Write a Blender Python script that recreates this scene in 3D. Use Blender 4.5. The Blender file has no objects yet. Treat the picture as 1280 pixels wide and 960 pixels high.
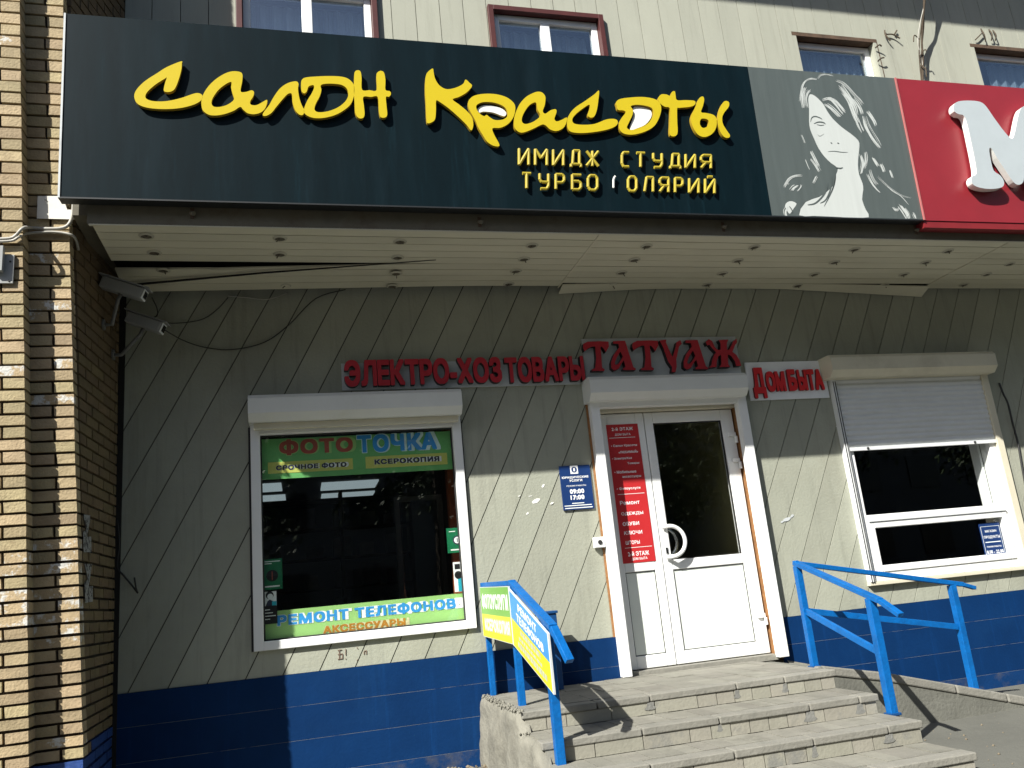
import bpy, bmesh, math, random
import numpy as np
from mathutils import Vector, Matrix, noise
from mathutils.geometry import delaunay_2d_cdt
random.seed(7)
sc = bpy.context.scene
COL = sc.collection

# ------------------------------------------------------------------ camera
F_PX, YAW, PIT, ROL = 1026.4, math.radians(15.31), math.radians(14.20), math.radians(-5.57)
CAM = Vector((-2.9144, -6.3751, 0.6786))
FW = Vector((math.sin(YAW)*math.cos(PIT), math.cos(YAW)*math.cos(PIT), math.sin(PIT)))
_R0 = Vector((math.cos(YAW), -math.sin(YAW), 0)); _U0 = _R0.cross(FW)
RT = _R0*math.cos(ROL) + _U0*math.sin(ROL)
UP = _U0*math.cos(ROL) - _R0*math.sin(ROL)
cam = bpy.data.cameras.new('camera'); cam_o = bpy.data.objects.new('camera', cam); COL.objects.link(cam_o)
cam.sensor_width = 36.0; cam.lens = F_PX/1280*36.0; cam.clip_end = 2000; cam.clip_start = 0.05
m = Matrix((RT, UP, -FW)).transposed().to_4x4(); m.translation = CAM
cam_o.matrix_world = m
sc.camera = cam_o

# ------------------------------------------------------------------ light
SUN = Vector((1.25, 1.0, -1.42)).normalized()          # direction the light travels
EL = math.asin(-SUN.z); ROT = math.atan2(-SUN.x, -SUN.y)
w = bpy.data.worlds.new('World'); sc.world = w; w.use_nodes = True
nt = w.node_tree; sky = nt.nodes.new('ShaderNodeTexSky'); sky.sky_type = 'NISHITA'; sky.sun_disc = False
sky.sun_elevation = EL; sky.sun_rotation = ROT; sky.air_density = 1.0; sky.dust_density = 1.2; sky.ozone_density = 1.2
nt.links.new(sky.outputs[0], nt.nodes['Background'].inputs[0]); nt.nodes['Background'].inputs[1].default_value = 0.066
sl = bpy.data.lights.new('sun', 'SUN'); sl.energy = 5.0; sl.angle = math.radians(0.53); sl.color = (1.0, 0.97, 0.90)
so = bpy.data.objects.new('sun', sl); COL.objects.link(so)
so.rotation_euler = SUN.to_track_quat('-Z', 'Y').to_euler(); so.location = (-12, -10, 15)
sc.view_settings.view_transform = 'Standard'; sc.view_settings.look = 'None'
sc.view_settings.gamma = 1.0; sc.view_settings.use_curve_mapping = False
sc.view_settings.exposure = 0.95

# ------------------------------------------------------------------ helpers
def ray(u, v): return FW + RT*((u-640)/F_PX) - UP*((v-480)/F_PX)
def at(u, v, ax, val):
    d = ray(u, v); i = 'xyz'.index(ax)
    return CAM + d*((val-CAM[i])/d[i])

WORLD = {}
def empty(name, loc, label=None, cat=None, group=None, kind=None):
    o = bpy.data.objects.new(name, None); COL.objects.link(o); o.location = loc
    o.empty_display_size = 0.1
    WORLD[o] = Vector(loc); tag(o, label, cat, group, kind); return o
def tag(o, label=None, cat=None, group=None, kind=None):
    if label: o['label'] = label
    if cat: o['category'] = cat
    if group: o['group'] = group
    if kind: o['kind'] = kind
    return o

class MB:
    def __init__(s): s.v = []; s.f = []; s.mi = []; s.cur = 0
    def face(s, pts):
        n = len(s.v); s.v += [Vector(p) for p in pts]; s.f.append(tuple(range(n, n+len(pts)))); s.mi.append(s.cur)
    def hexa(s, c):                                   # 8 corners: bottom 4 ccw, top 4 ccw
        n = len(s.v); s.v += [Vector(p) for p in c]
        for q in ((3,2,1,0),(4,5,6,7),(0,1,5,4),(1,2,6,5),(2,3,7,6),(3,0,4,7)):
            s.f.append(tuple(n+i for i in q)); s.mi.append(s.cur)
        return s
    def box(s, x0, x1, y0, y1, z0, z1):
        s.hexa([(x0,y0,z0),(x1,y0,z0),(x1,y1,z0),(x0,y1,z0),(x0,y0,z1),(x1,y0,z1),(x1,y1,z1),(x0,y1,z1)]); return s
    def bar(s, a, b, wdt, hgt, up=(0,0,1)):           # rectangular bar from a to b
        a = Vector(a); b = Vector(b); d = (b-a).normalized(); u = Vector(up)
        if abs(d.dot(u)) > .98: u = Vector((0,1,0))
        r = d.cross(u).normalized(); u = r.cross(d)
        r *= wdt/2; u *= hgt/2
        s.hexa([a-r-u, a+r-u, b+r-u, b-r-u, a-r+u, a+r+u, b+r+u, b-r+u]); return s
    def tube(s, path, r, n=8, cap=True, rad=None):
        path = [Vector(p) for p in path]; rings = []
        u = None
        for i, p in enumerate(path):
            d = (path[min(i+1, len(path)-1)] - path[max(i-1, 0)]).normalized()
            if u is None:
                u = Vector((0,0,1)) if abs(d.z) < .9 else Vector((1,0,0))
            u = (u - d*u.dot(d)).normalized(); q = d.cross(u)
            rr = rad[i] if rad else r
            base = len(s.v)
            for k in range(n):
                a = 2*math.pi*k/n; s.v.append(p + (u*math.cos(a) + q*math.sin(a))*rr)
            rings.append(base)
        for a, b in zip(rings, rings[1:]):
            for k in range(n):
                s.f.append((a+k, a+(k+1)%n, b+(k+1)%n, b+k)); s.mi.append(s.cur)
        if cap:
            s.f.append(tuple(rings[0]+k for k in reversed(range(n)))); s.mi.append(s.cur)
            s.f.append(tuple(rings[-1]+k for k in range(n))); s.mi.append(s.cur)
        return s
    def disc(s, c, nrm, r, depth, n=16):
        c = Vector(c); nrm = Vector(nrm).normalized(); s.tube([c, c+nrm*depth], r, n); return s
    def build(s, name, mats, parent=None, bevel=0, smooth=False, root=None):
        if not isinstance(mats, (list, tuple)): mats = [mats]
        off = WORLD[parent] if parent is not None else (root or Vector((0,0,0)))
        me = bpy.data.meshes.new(name)
        me.from_pydata([tuple(p-Vector(off)) for p in s.v], [], s.f)
        for mt in mats: me.materials.append(mt)
        me.polygons.foreach_set('material_index', s.mi)
        if smooth: me.polygons.foreach_set('use_smooth', [True]*len(me.polygons))
        me.update()
        o = bpy.data.objects.new(name, me); COL.objects.link(o)
        WORLD[o] = Vector(off)
        if parent is not None: o.parent = parent
        else: o.location = off
        if bevel:
            b = o.modifiers.new('bevel', 'BEVEL'); b.width = bevel; b.segments = 2; b.limit_method = 'ANGLE'; b.angle_limit = math.radians(40)
        return o

def box(name, mat, parent, x0, x1, y0, y1, z0, z1, bevel=0):
    return MB().box(x0, x1, y0, y1, z0, z1).build(name, mat, parent, bevel)

def catmull(pts, closed=True, k=4):
    n = len(pts); out = []
    for i in range(n if closed else n-1):
        p0 = pts[(i-1) % n] if closed or i > 0 else pts[0]
        p1 = pts[i]; p2 = pts[(i+1) % n]
        p3 = pts[(i+2) % n] if closed or i+2 < n else pts[-1]
        for j in range(k):
            t = j/k
            out.append(tuple(0.5*((2*p1[a]) + (-p0[a]+p2[a])*t + (2*p0[a]-5*p1[a]+4*p2[a]-p3[a])*t*t + (-p0[a]+3*p1[a]-3*p2[a]+p3[a])*t**3) for a in range(len(p1))))
    if not closed: out.append(tuple(pts[-1]))
    return out

def curve_fill(loops):                               # 2D outlines (outer + holes) -> verts, faces, border edges
    vs, es = [], []
    for lp in loops:
        n = len(vs); vs += [Vector((float(x), float(y))) for x, y in lp]; es += [(n+i, n+(i+1) % len(lp)) for i in range(len(lp))]
    V, E_, Fc, _, _, _ = delaunay_2d_cdt(vs, es, [], 1, 1e-7)
    P = np.array([[tuple(vs[a]), tuple(vs[b])] for a, b in es])
    fs = []
    for f in Fc:
        c = sum((Vector(V[i]) for i in f), Vector((0, 0)))/len(f)
        cr = ((P[:,0,1] > c.y) != (P[:,1,1] > c.y)); q = P[cr]
        k = (c.x < (q[:,1,0]-q[:,0,0])*(c.y-q[:,0,1])/(q[:,1,1]-q[:,0,1])+q[:,0,0]).sum()
        if k % 2: fs.append(tuple(f))
    cnt = {}
    for f in fs:
        for i in range(len(f)): e = tuple(sorted((f[i], f[(i+1) % len(f)]))); cnt[e] = cnt.get(e, 0)+1
    return [(v[0], v[1]) for v in V], fs, [e for e, n in cnt.items() if n == 1]
def clean2d(me):
    bm = bmesh.new(); bm.from_mesh(me)
    bmesh.ops.remove_doubles(bm, verts=bm.verts, dist=1e-5)
    bm.verts.index_update(); bm.verts.ensure_lookup_table()
    vs = [(v.co.x, v.co.y) for v in bm.verts]
    fs = [tuple(v.index for v in f.verts) for f in bm.faces]
    be = [tuple(v.index for v in e.verts) for e in bm.edges if len(e.link_faces) == 1]
    bm.free(); return vs, fs, be
GLY = {}
def thicken(shape, r, cell):                          # grow a filled outline by r (square brush), marching squares
    V, E_ = shape
    x0, y0 = V.min(0)-r-2*cell; x1, y1 = V.max(0)+r+2*cell
    gx_ = np.arange(x0, x1+cell, cell); gy_ = np.arange(y0, y1+cell, cell); X, Yg = np.meshgrid(gx_, gy_)
    P = V[E_[:,0]]; Q = V[E_[:,1]]
    ins = np.zeros(X.shape, int)
    for p, q in zip(P, Q):
        if p[1] == q[1]: continue
        c = ((p[1] > Yg) != (q[1] > Yg)) & (X < (q[0]-p[0])*(Yg-p[1])/(q[1]-p[1])+p[0]); ins += c*(1 if q[1] > p[1] else -1)
    pts = []
    for p, q in zip(P, Q):
        n = max(1, int(np.hypot(*(q-p))/(cell*.5))); t = (np.arange(n)/n)[:, None]; pts.append(p+(q-p)*t)
    pts = np.concatenate(pts); D = np.full(X.shape, 9.0)
    for j in range(X.shape[0]):
        near = pts[np.abs(pts[:,1]-gy_[j]) < r+2*cell]
        if len(near): D[j] = np.maximum(np.abs(near[:,0][None]-gx_[:,None])*.97+np.abs(near[:,1]-gy_[j])[None]*.03, np.abs(near[:,1]-gy_[j])[None]*.97+np.abs(near[:,0][None]-gx_[:,None])*.03).min(1)
    S = np.where(ins != 0, -np.clip(D+r, cell*.05, cell*3), np.clip(D-r, -cell*3, cell*3)); S[S == 0] = 1e-6
    seg = {}
    def pt(i, j, k):                                  # k 0: horizontal edge, 1: vertical edge
        if k == 0: t = S[j,i]/(S[j,i]-S[j,i+1]); return (gx_[i]+cell*t, gy_[j])
        t = S[j,i]/(S[j,i]-S[j+1,i]); return (gx_[i], gy_[j]+cell*t)
    for j in range(S.shape[0]-1):
        for i in range(S.shape[1]-1):
            k = (S[j,i] < 0)*1 + (S[j,i+1] < 0)*2 + (S[j+1,i+1] < 0)*4 + (S[j+1,i] < 0)*8
            if k in (0, 15): continue
            B_, R_, T_, L_ = (i,j,0), (i+1,j,1), (i,j+1,0), (i,j,1)
            for a, b in {1:[(B_,L_)],2:[(R_,B_)],3:[(R_,L_)],4:[(T_,R_)],5:[(B_,R_),(T_,L_)],6:[(T_,B_)],7:[(T_,L_)],8:[(L_,T_)],9:[(B_,T_)],10:[(L_,B_),(R_,T_)],11:[(R_,T_)],12:[(L_,R_)],13:[(B_,R_)],14:[(L_,B_)]}[k]: seg[a] = b
    loops = []
    while seg:
        a, b = next(iter(seg.items())); lp = [a]; del seg[a]
        while b != lp[0] and b in seg: lp.append(b); b = seg.pop(b)
        p = [pt(*q) for q in lp]
        out = [p[q] for q in range(len(p)) if abs((p[q][0]-p[q-1][0])*(p[(q+1)%len(p)][1]-p[q][1])-(p[q][1]-p[q-1][1])*(p[(q+1)%len(p)][0]-p[q][0])) > 1e-7]
        if len(out) > 2: loops.append(out)
    return curve_fill(loops)
def glyph(txt, bold=0.0, res=3):
    k = (txt, bold, res)
    if k not in GLY:
        cu = bpy.data.curves.new('tmp', 'FONT'); cu.body = txt; cu.size = 1; cu.resolution_u = res; cu.fill_mode = 'NONE'; cu.space_character = 1+bold*2.6
        o = bpy.data.objects.new('tmp', cu); COL.objects.link(o); bpy.context.view_layer.update()
        me = bpy.data.meshes.new_from_object(o)
        g_ = (np.array([(v.co.x, v.co.y) for v in me.vertices]), np.array([tuple(e.vertices) for e in me.edges]))
        bpy.data.objects.remove(o); bpy.data.curves.remove(cu); bpy.data.meshes.remove(me)
        g_ = thicken(g_, max(bold, .004), .016 if len(txt) < 3 else .022)
        GLY[k] = g_
    return GLY[k]
def bbox(vs):
    xs = [p[0] for p in vs]; ys = [p[1] for p in vs]; return min(xs), max(xs), min(ys), max(ys)
def put2d(mb, shape, mp, d0, d1=None, tr=None):      # mp(a,b,d) -> world; flat at d0 or extruded d0..d1
    vs, fs, be = shape
    if tr: vs = [tr(*p) for p in vs]
    n = len(mb.v); top = d0 if d1 is None else d1
    mb.v += [Vector(mp(a, b, top)) for a, b in vs]
    for f in fs: mb.f.append(tuple(n+i for i in f)); mb.mi.append(mb.cur)
    if d1 is not None:
        m_ = len(mb.v); mb.v += [Vector(mp(a, b, d0)) for a, b in vs]
        for i, j in be: mb.f.append((n+i, n+j, m_+j, m_+i)); mb.mi.append(mb.side if hasattr(mb, 'side') else mb.cur)
    return mb
def fit(shape, x0, x1, z0, z1):
    a0, a1, b0, b1 = bbox(shape[0])
    return lambda a, b: (x0+(a-a0)/(a1-a0)*(x1-x0), z0+(b-b0)/(b1-b0)*(z1-z0))
def text_print(name, txt, rect, mp, d, mat, parent, bold=0.0, d1=None, side=None):
    g = glyph(txt, bold); mb = MB()
    put2d(mb, g, mp, d, d1, fit(g, *rect)); return mb.build(name, mat, parent)
def poly_print(name, pts, mp, d, mat, parent, d1=None):
    mb = MB(); put2d(mb, curve_fill([pts]), mp, d, d1); return mb.build(name, mat, parent)
def text_letters(txt, rect, mp, d0, d1, mats, parent, bold, gap=.06, name='letter', kern=None):
    x0, x1, z0, z1 = rect
    ref = bbox(glyph('Н', bold)[0]); ch = ref[3]-ref[2]
    ws = []
    for c in txt:
        if c == ' ': ws.append(None); continue
        b = bbox(glyph(c, bold)[0]); ws.append(b[1]-b[0])
    tot = sum((.22 if q is None else q) for q in ws) + gap*(len(txt)-1)
    sx = (x1-x0)/tot; sz = (z1-z0)/ch; x = x0
    for c, q in zip(txt, ws):
        if q is not None:
            g = glyph(c, bold); b = bbox(g[0]); mb = MB(); mb.side = 1
            put2d(mb, g, mp, d0, d1, lambda a, bb, x=x, b=b: (x+(a-b[0])*sx, z0+(bb-ref[2])*sz))
            mb.build(name, mats, parent)
        x += ((.22 if q is None else q)+gap)*sx

def wall_map(y): return lambda a, b, d: (a, y-d, b)

# ------------------------------------------------------------------ materials
KEEP = ('white_pvc','shutter_box_metal','shutter_slat','door_panel','white_acrylic','white_backing_plate','ink_white','ink_light_outline','ink_pale','letter_white','soffit_plastic','lamp_panel','lamp_bulb','portrait_white_print','curtain','grey_backing_plate','cream_shutter_box','yellow_acrylic','white_plate_metal')
ALB = .70                                             # overall albedo level of the coloured surfaces
def mat(name, base, rough=.6, var=.12, nscale=6, bump=0.0, bscale=60, metal=0, rnd=0.0, spec=.5, stain=None, sscale=1.2, slo=.55, shi=.75, stretch=None, emis=None, samt=1.0, hue=0.0, streak=None):
    if name not in KEEP:
        base = tuple(c*ALB for c in base[:3]); stain = tuple(c*ALB for c in stain[:3]) if stain else None
    mt = bpy.data.materials.new(name); mt.use_nodes = True; n = mt.node_tree.nodes; l = mt.node_tree.links
    p = n['Principled BSDF']; p.inputs['Roughness'].default_value = rough; p.inputs['Metallic'].default_value = metal
    p.inputs['Specular IOR Level'].default_value = spec
    tc = n.new('ShaderNodeTexCoord'); mp = n.new('ShaderNodeMapping'); l.new(tc.outputs['Object'], mp.inputs[0])
    if stretch: mp.inputs['Scale'].default_value = stretch
    nz = n.new('ShaderNodeTexNoise'); nz.inputs['Scale'].default_value = nscale; nz.inputs['Detail'].default_value = 6; nz.inputs['Roughness'].default_value = .65
    l.new(mp.outputs[0], nz.inputs['Vector'])
    cr = n.new('ShaderNodeMapRange'); cr.inputs['From Min'].default_value = .3; cr.inputs['From Max'].default_value = .7
    cr.inputs['To Min'].default_value = 1-var; cr.inputs['To Max'].default_value = 1+var; l.new(nz.outputs['Fac'], cr.inputs['Value'])
    mul = n.new('ShaderNodeVectorMath'); mul.operation = 'SCALE'; mul.inputs[0].default_value = base[:3]; l.new(cr.outputs[0], mul.inputs['Scale'])
    col = mul.outputs[0]
    if rnd:
        oi = n.new('ShaderNodeObjectInfo'); h = n.new('ShaderNodeHueSaturation')
        r1 = n.new('ShaderNodeMapRange'); r1.inputs['To Min'].default_value = 1-rnd; r1.inputs['To Max'].default_value = 1+rnd
        l.new(oi.outputs['Random'], r1.inputs['Value']); l.new(r1.outputs[0], h.inputs['Value']); l.new(col, h.inputs['Color'])
        if hue:
            r2 = n.new('ShaderNodeMath'); r2.operation = 'MULTIPLY'; r2.inputs[1].default_value = 7.31; l.new(oi.outputs['Random'], r2.inputs[0])
            r3 = n.new('ShaderNodeMath'); r3.operation = 'FRACT'; l.new(r2.outputs[0], r3.inputs[0])
            r4 = n.new('ShaderNodeMapRange'); r4.inputs['To Min'].default_value = .5-hue; r4.inputs['To Max'].default_value = .5+hue
            l.new(r3.outputs[0], r4.inputs['Value']); l.new(r4.outputs[0], h.inputs['Hue'])
        col = h.outputs[0]
    if stain:
        n2 = n.new('ShaderNodeTexNoise'); n2.inputs['Scale'].default_value = sscale; n2.inputs['Detail'].default_value = 8; n2.inputs['Roughness'].default_value = .7
        l.new(mp.outputs[0], n2.inputs['Vector'])
        m2 = n.new('ShaderNodeMapRange'); m2.inputs['From Min'].default_value = slo; m2.inputs['From Max'].default_value = shi; m2.inputs['To Max'].default_value = samt
        l.new(n2.outputs['Fac'], m2.inputs['Value'])
        mx = n.new('ShaderNodeMix'); mx.data_type = 'RGBA'; l.new(m2.outputs[0], mx.inputs[0]); l.new(col, mx.inputs[6]); mx.inputs[7].default_value = (*stain[:3], 1)
        col = mx.outputs[2]
    if streak:                                        # vertical run-off marks: (colour factor, noise lo, hi)
        m3 = n.new('ShaderNodeMapping'); m3.inputs['Scale'].default_value = (7, 7, .45); l.new(tc.outputs['Object'], m3.inputs[0])
        n3 = n.new('ShaderNodeTexNoise'); n3.inputs['Scale'].default_value = 1.6; n3.inputs['Detail'].default_value = 7; n3.inputs['Roughness'].default_value = .7; l.new(m3.outputs[0], n3.inputs['Vector'])
        r5 = n.new('ShaderNodeMapRange'); r5.inputs['From Min'].default_value = streak[1]; r5.inputs['From Max'].default_value = streak[2]; r5.inputs['To Min'].default_value = 1; r5.inputs['To Max'].default_value = streak[0]; l.new(n3.outputs['Fac'], r5.inputs['Value'])
        v5 = n.new('ShaderNodeVectorMath'); v5.operation = 'SCALE'; l.new(col, v5.inputs[0]); l.new(r5.outputs[0], v5.inputs['Scale']); col = v5.outputs[0]
    l.new(col, p.inputs['Base Color'])
    if bump:
        nb = n.new('ShaderNodeTexNoise'); nb.inputs['Scale'].default_value = bscale; nb.inputs['Detail'].default_value = 5; l.new(mp.outputs[0], nb.inputs['Vector'])
        bp = n.new('ShaderNodeBump'); bp.inputs['Strength'].default_value = bump; bp.inputs['Distance'].default_value = .01
        l.new(nb.outputs['Fac'], bp.inputs['Height']); l.new(bp.outputs[0], p.inputs['Normal'])
    if emis:
        p.inputs['Emission Color'].default_value = (*emis[:3], 1); p.inputs['Emission Strength'].default_value = emis[3]
    return mt
def glass_mat(name, tint=(1,1,1), ior=1.5, rough=0.0):
    mt = bpy.data.materials.new(name); mt.use_nodes = True; n = mt.node_tree.nodes; l = mt.node_tree.links
    n.remove(n['Principled BSDF']); out = n['Material Output']
    t = n.new('ShaderNodeBsdfTransparent'); t.inputs[0].default_value = (*tint, 1)
    g = n.new('ShaderNodeBsdfGlossy'); g.inputs['Roughness'].default_value = rough
    lw = n.new('ShaderNodeLayerWeight'); lw.inputs['Blend'].default_value = .5
    pw = n.new('ShaderNodeMath'); pw.operation = 'POWER'; pw.inputs[1].default_value = 5; l.new(lw.outputs['Facing'], pw.inputs[0])
    r0 = ((ior-1)/(ior+1))**2; fr = n.new('ShaderNodeMath'); fr.operation = 'MULTIPLY_ADD'; fr.inputs[1].default_value = 1-r0; fr.inputs[2].default_value = r0; l.new(pw.outputs[0], fr.inputs[0])
    mx = n.new('ShaderNodeMixShader'); l.new(fr.outputs[0], mx.inputs[0]); l.new(t.outputs[0], mx.inputs[1]); l.new(g.outputs[0], mx.inputs[2]); l.new(mx.outputs[0], out.inputs['Surface'])
    return mt

M = {}
M['siding'] = mat('siding', (.46,.475,.385), .7, .07, 2.5, .25, 45, rnd=.075, hue=.006, stain=(.36,.35,.27), sscale=1.3, slo=.52, shi=.8, samt=.6, streak=(.80,.52,.72))
M['upper_siding'] = mat('upper_siding', (.50,.51,.42), .75, .06, 2.5, .10, 90, rnd=.04, stain=(.40,.38,.30), sscale=1.6, slo=.58, shi=.85, samt=.5, stretch=(1,1,.35), streak=(.82,.52,.72))
M['back'] = mat('dark_gap', (.05,.045,.035), .9, .2)
M['blue_wall'] = mat('blue_wall_paint', (.0035,.036,.135), .6, .10, 3, .15, 50, rnd=.06, spec=.10, stain=(.008,.052,.165), sscale=2.2, slo=.5, shi=.8, samt=.6, streak=(1.45,.55,.75))
M['blue_dusty'] = mat('dusty_blue_paint', (.006,.045,.16), .7, .12, 4, .2, 50, spec=.1, stain=(.16,.15,.12), sscale=5, slo=.50, shi=.80, samt=.7)
M['blue_chip'] = mat('chipped_seam', (.34,.36,.38), .8, .3, 14, stain=(.02,.06,.21), sscale=7, slo=.50, shi=.62)
M['white'] = mat('white_pvc', (.80,.81,.80), .35, .03, 3, stain=(.62,.60,.54), sscale=2.5, slo=.6, shi=.85, samt=.4)
M['white_box'] = mat('shutter_box_metal', (.70,.71,.68), .4, .04, 3, stain=(.50,.46,.36), sscale=1.6, slo=.55, shi=.8, samt=.5)
M['cream_box'] = mat('cream_shutter_box', (.62,.58,.45), .45, .05, 3, stain=(.40,.36,.27), sscale=2, slo=.55, shi=.8, samt=.6)
M['slat'] = mat('shutter_slat', (.68,.70,.70), .4, .05, 4)
M['door_panel'] = mat('door_panel', (.72,.76,.71), .4, .03, 3, stain=(.5,.5,.46), sscale=5, slo=.66, shi=.8, samt=.5)
M['gasket'] = mat('black_gasket', (.03,.03,.03), .7)
M['brown'] = mat('foam_reveal', (.36,.17,.06), .85, .3, 20, .5, 60)
M['maroon'] = mat('maroon_casing', (.10,.022,.02), .55, .2, 8)
M['brick'] = mat('tan_brick', (.50,.395,.23), .85, .14, 9, .5, 70, rnd=.20, hue=.012, stain=(.30,.21,.11), sscale=7, slo=.52, shi=.75, samt=.7)
M['brick_white'] = mat('whitewashed_brick', (.54,.41,.24), .85, .14, 9, .5, 70, rnd=.08, stain=(.78,.77,.72), sscale=11, slo=.52, shi=.58)
M['brick_shaded'] = mat('shaded_tan_brick', (.21,.15,.075), .85, .16, 9, .5, 70, rnd=.14, hue=.01, stain=(.12,.085,.042), sscale=6, slo=.5, shi=.75, samt=.6)  # same tan brick, with the side face's shade put into the colour
M['brick_blue'] = mat('blue_painted_brick', (.02,.075,.30), .55, .15, 9, .4, 70, rnd=.08)
M['mortar'] = mat('mortar', (.050,.036,.024), .95, .3, 20, .6, 50)
M['stucco'] = mat('rough_concrete', (.27,.26,.215), .9, .22, 5, .9, 28, stain=(.16,.15,.12), sscale=3, slo=.5, shi=.72, samt=.8)
M['ramp'] = mat('ramp_concrete', (.20,.20,.17), .9, .16, 4, .5, 40, stain=(.13,.13,.11), sscale=2.5, slo=.5, shi=.75, samt=.8)
M['tile'] = mat('step_tile', (.285,.275,.232), .8, .14, 7, .35, 60, rnd=.10, hue=.008, stain=(.18,.172,.14), sscale=4.5, slo=.52, shi=.7, samt=.85)
M['nose'] = mat('step_nosing', (.30,.29,.25), .8, .12, 8, .4, 50, rnd=.07, stain=(.22,.22,.19), sscale=5, slo=.52, shi=.7, samt=.8)
M['riser'] = mat('riser_tile', (.38,.365,.30), .75, .08, 8, .25, 60, rnd=.08, hue=.012, stain=(.25,.25,.23), sscale=3.5, slo=.56, shi=.66, samt=.85)
M['grout'] = mat('grout', (.27,.262,.225), .95, .3, 12, .5, 60)
M['ground'] = mat('ground_concrete', (.15,.15,.128), .92, .16, 1.6, .6, 30, stain=(.105,.105,.09), sscale=.8, slo=.48, shi=.72, samt=.8)
M['rail'] = mat('blue_rail_paint', (.003,.15,.50), .42, .14, 12, .35, 45, spec=.3, stain=(.004,.10,.34), sscale=9, slo=.5, shi=.72, samt=.8)
M['rail_dark'] = mat('dark_blue_paint', (.008,.075,.24), .45, .10, 9)
M['rust'] = mat('rusty_steel', (.13,.08,.05), .8, .4, 9, .3, 60, stain=(.06,.05,.045), sscale=4)
M['fascia'] = mat('fascia_metal', (.19,.17,.12), .7, .25, 4, stain=(.10,.07,.04), sscale=4, slo=.5, shi=.75)
M['soffit'] = mat('soffit_plastic', (.60,.57,.44), .5, .06, 3, rnd=.05, stain=(.40,.35,.24), sscale=2.2, slo=.55, shi=.85, samt=.5, stretch=(.4,1,1))
M['black'] = mat('void_black', (.012,.011,.01), .9)
M['sign_black'] = mat('black_sign_board', (.0030,.0125,.0175), .5, .18, 3, stain=(.012,.028,.038), sscale=1.6, slo=.5, shi=.9, samt=.8, stretch=(3,1,.35), spec=.10, streak=(1.8,.58,.75))
M['sign_edge'] = mat('black_sign_edge', (.015,.018,.02), .5)
M['yellow'] = mat('yellow_acrylic', (.56,.43,.010), .35, .06, 3, stain=(.48,.35,.012), sscale=3, slo=.5, shi=.8, samt=.6)
M['yellow_side'] = mat('yellow_side', (.50,.33,.02), .5, .1)
M['white_acrylic'] = mat('white_acrylic', (.80,.80,.76), .35, .05, 6, stain=(.6,.58,.5), sscale=8, slo=.5, shi=.8, samt=.4)
M['grey_sign'] = mat('grey_sign_print', (.115,.14,.135), .45, .08, 4, stain=(.16,.19,.18), sscale=2.5, slo=.5, shi=.85, samt=.7, stretch=(5,1,.3))
M['grey_white'] = mat('portrait_white_print', (.52,.55,.53), .45, .03, 4, stain=(.44,.47,.45), sscale=3, slo=.5, shi=.85, samt=.5, stretch=(5,1,.3))
M['red_sign'] = mat('red_sign_board', (.36,.028,.040), .42, .06, 3, stain=(.32,.03,.042), sscale=2, slo=.5, shi=.8)
M['red_edge'] = mat('red_sign_edge', (.28,.02,.025), .5)
M['pink_trim'] = mat('pale_red_trim', (.62,.20,.19), .5)
M['red_letter'] = mat('red_letter', (.62,.025,.04), .4, .06)
M['black_side'] = mat('letter_black_side', (.012,.010,.012), .5)
M['red_letter2'] = mat('bright_red_letter', (.90,.025,.03), .45, .06)
M['red_side2'] = mat('dark_red_side', (.20,.006,.010), .5)
M['plate_grey'] = mat('grey_backing_plate', (.52,.55,.56), .5, .08, 4, stain=(.36,.38,.38), sscale=3)
M['plate_white'] = mat('white_backing_plate', (.82,.84,.85), .45, .04)
M['poster_green'] = mat('poster_green', (.21,.62,.20), .45, .08, 3)
M['poster_lime'] = mat('poster_lime', (.46,.82,.28), .45, .06, 3)
M['poster_yellow'] = mat('poster_yellow', (.80,.84,.20), .45, .06, 3)
M['ink_red'] = mat('ink_brown_red', (.50,.10,.06), .5)
M['ink_blue'] = mat('ink_blue', (.05,.42,.98), .5)
M['ink_light'] = mat('ink_light_outline', (.62,.82,.80), .5)
M['ink_white'] = mat('ink_white', (.85,.86,.86), .5)
M['ink_orange'] = mat('ink_orange', (.62,.27,.03), .5)
M['ink_cream'] = mat('ink_cream', (.85,.80,.50), .5)
M['ink_dark'] = mat('ink_dark', (.04,.05,.09), .5)
M['sticker_green'] = mat('sticker_green', (.01,.22,.09), .4)
M['ink_black'] = mat('ink_black', (.015,.015,.018), .4)
M['cyan'] = mat('ink_cyan', (.03,.55,.72), .4)
M['poster_red'] = mat('poster_red', (.68,.035,.04), .4, .04)
M['plate_blue'] = mat('enamel_blue', (.018,.055,.20), .3, .05)
M['banner_blue'] = mat('banner_blue', (.08,.36,.80), .4, .04)
M['banner_yellow'] = mat('banner_yellow', (.86,.78,.03), .4, .04)
M['banner_green'] = mat('banner_green', (.22,.50,.08), .4, .05)
M['ink_faded'] = mat('ink_faded', (.62,.66,.50), .5, .1, 30)
M['ink_pale'] = mat('ink_pale', (.78,.82,.80), .5, .1, 30)
M['chrome'] = mat('polished_metal', (.75,.77,.78), .18, .02, metal=1)
M['cam_body'] = mat('camera_housing', (.42,.43,.42), .4, .06)
M['cam_dark'] = mat('camera_dark', (.02,.02,.022), .15)
M['cable'] = mat('black_cable', (.03,.03,.03), .6)
M['conduit'] = mat('grey_conduit', (.50,.48,.42), .5, .1)
M['foil'] = mat('white_plate_metal', (.66,.64,.58), .5, .1)
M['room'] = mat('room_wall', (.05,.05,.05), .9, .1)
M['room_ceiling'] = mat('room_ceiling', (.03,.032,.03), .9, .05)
M['vest_yellow'] = mat('vestibule_yellow_wall', (.50,.46,.20), .8, .08)
M['orange_wood'] = mat('orange_wood', (.42,.10,.03), .6, .2, 8)
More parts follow.
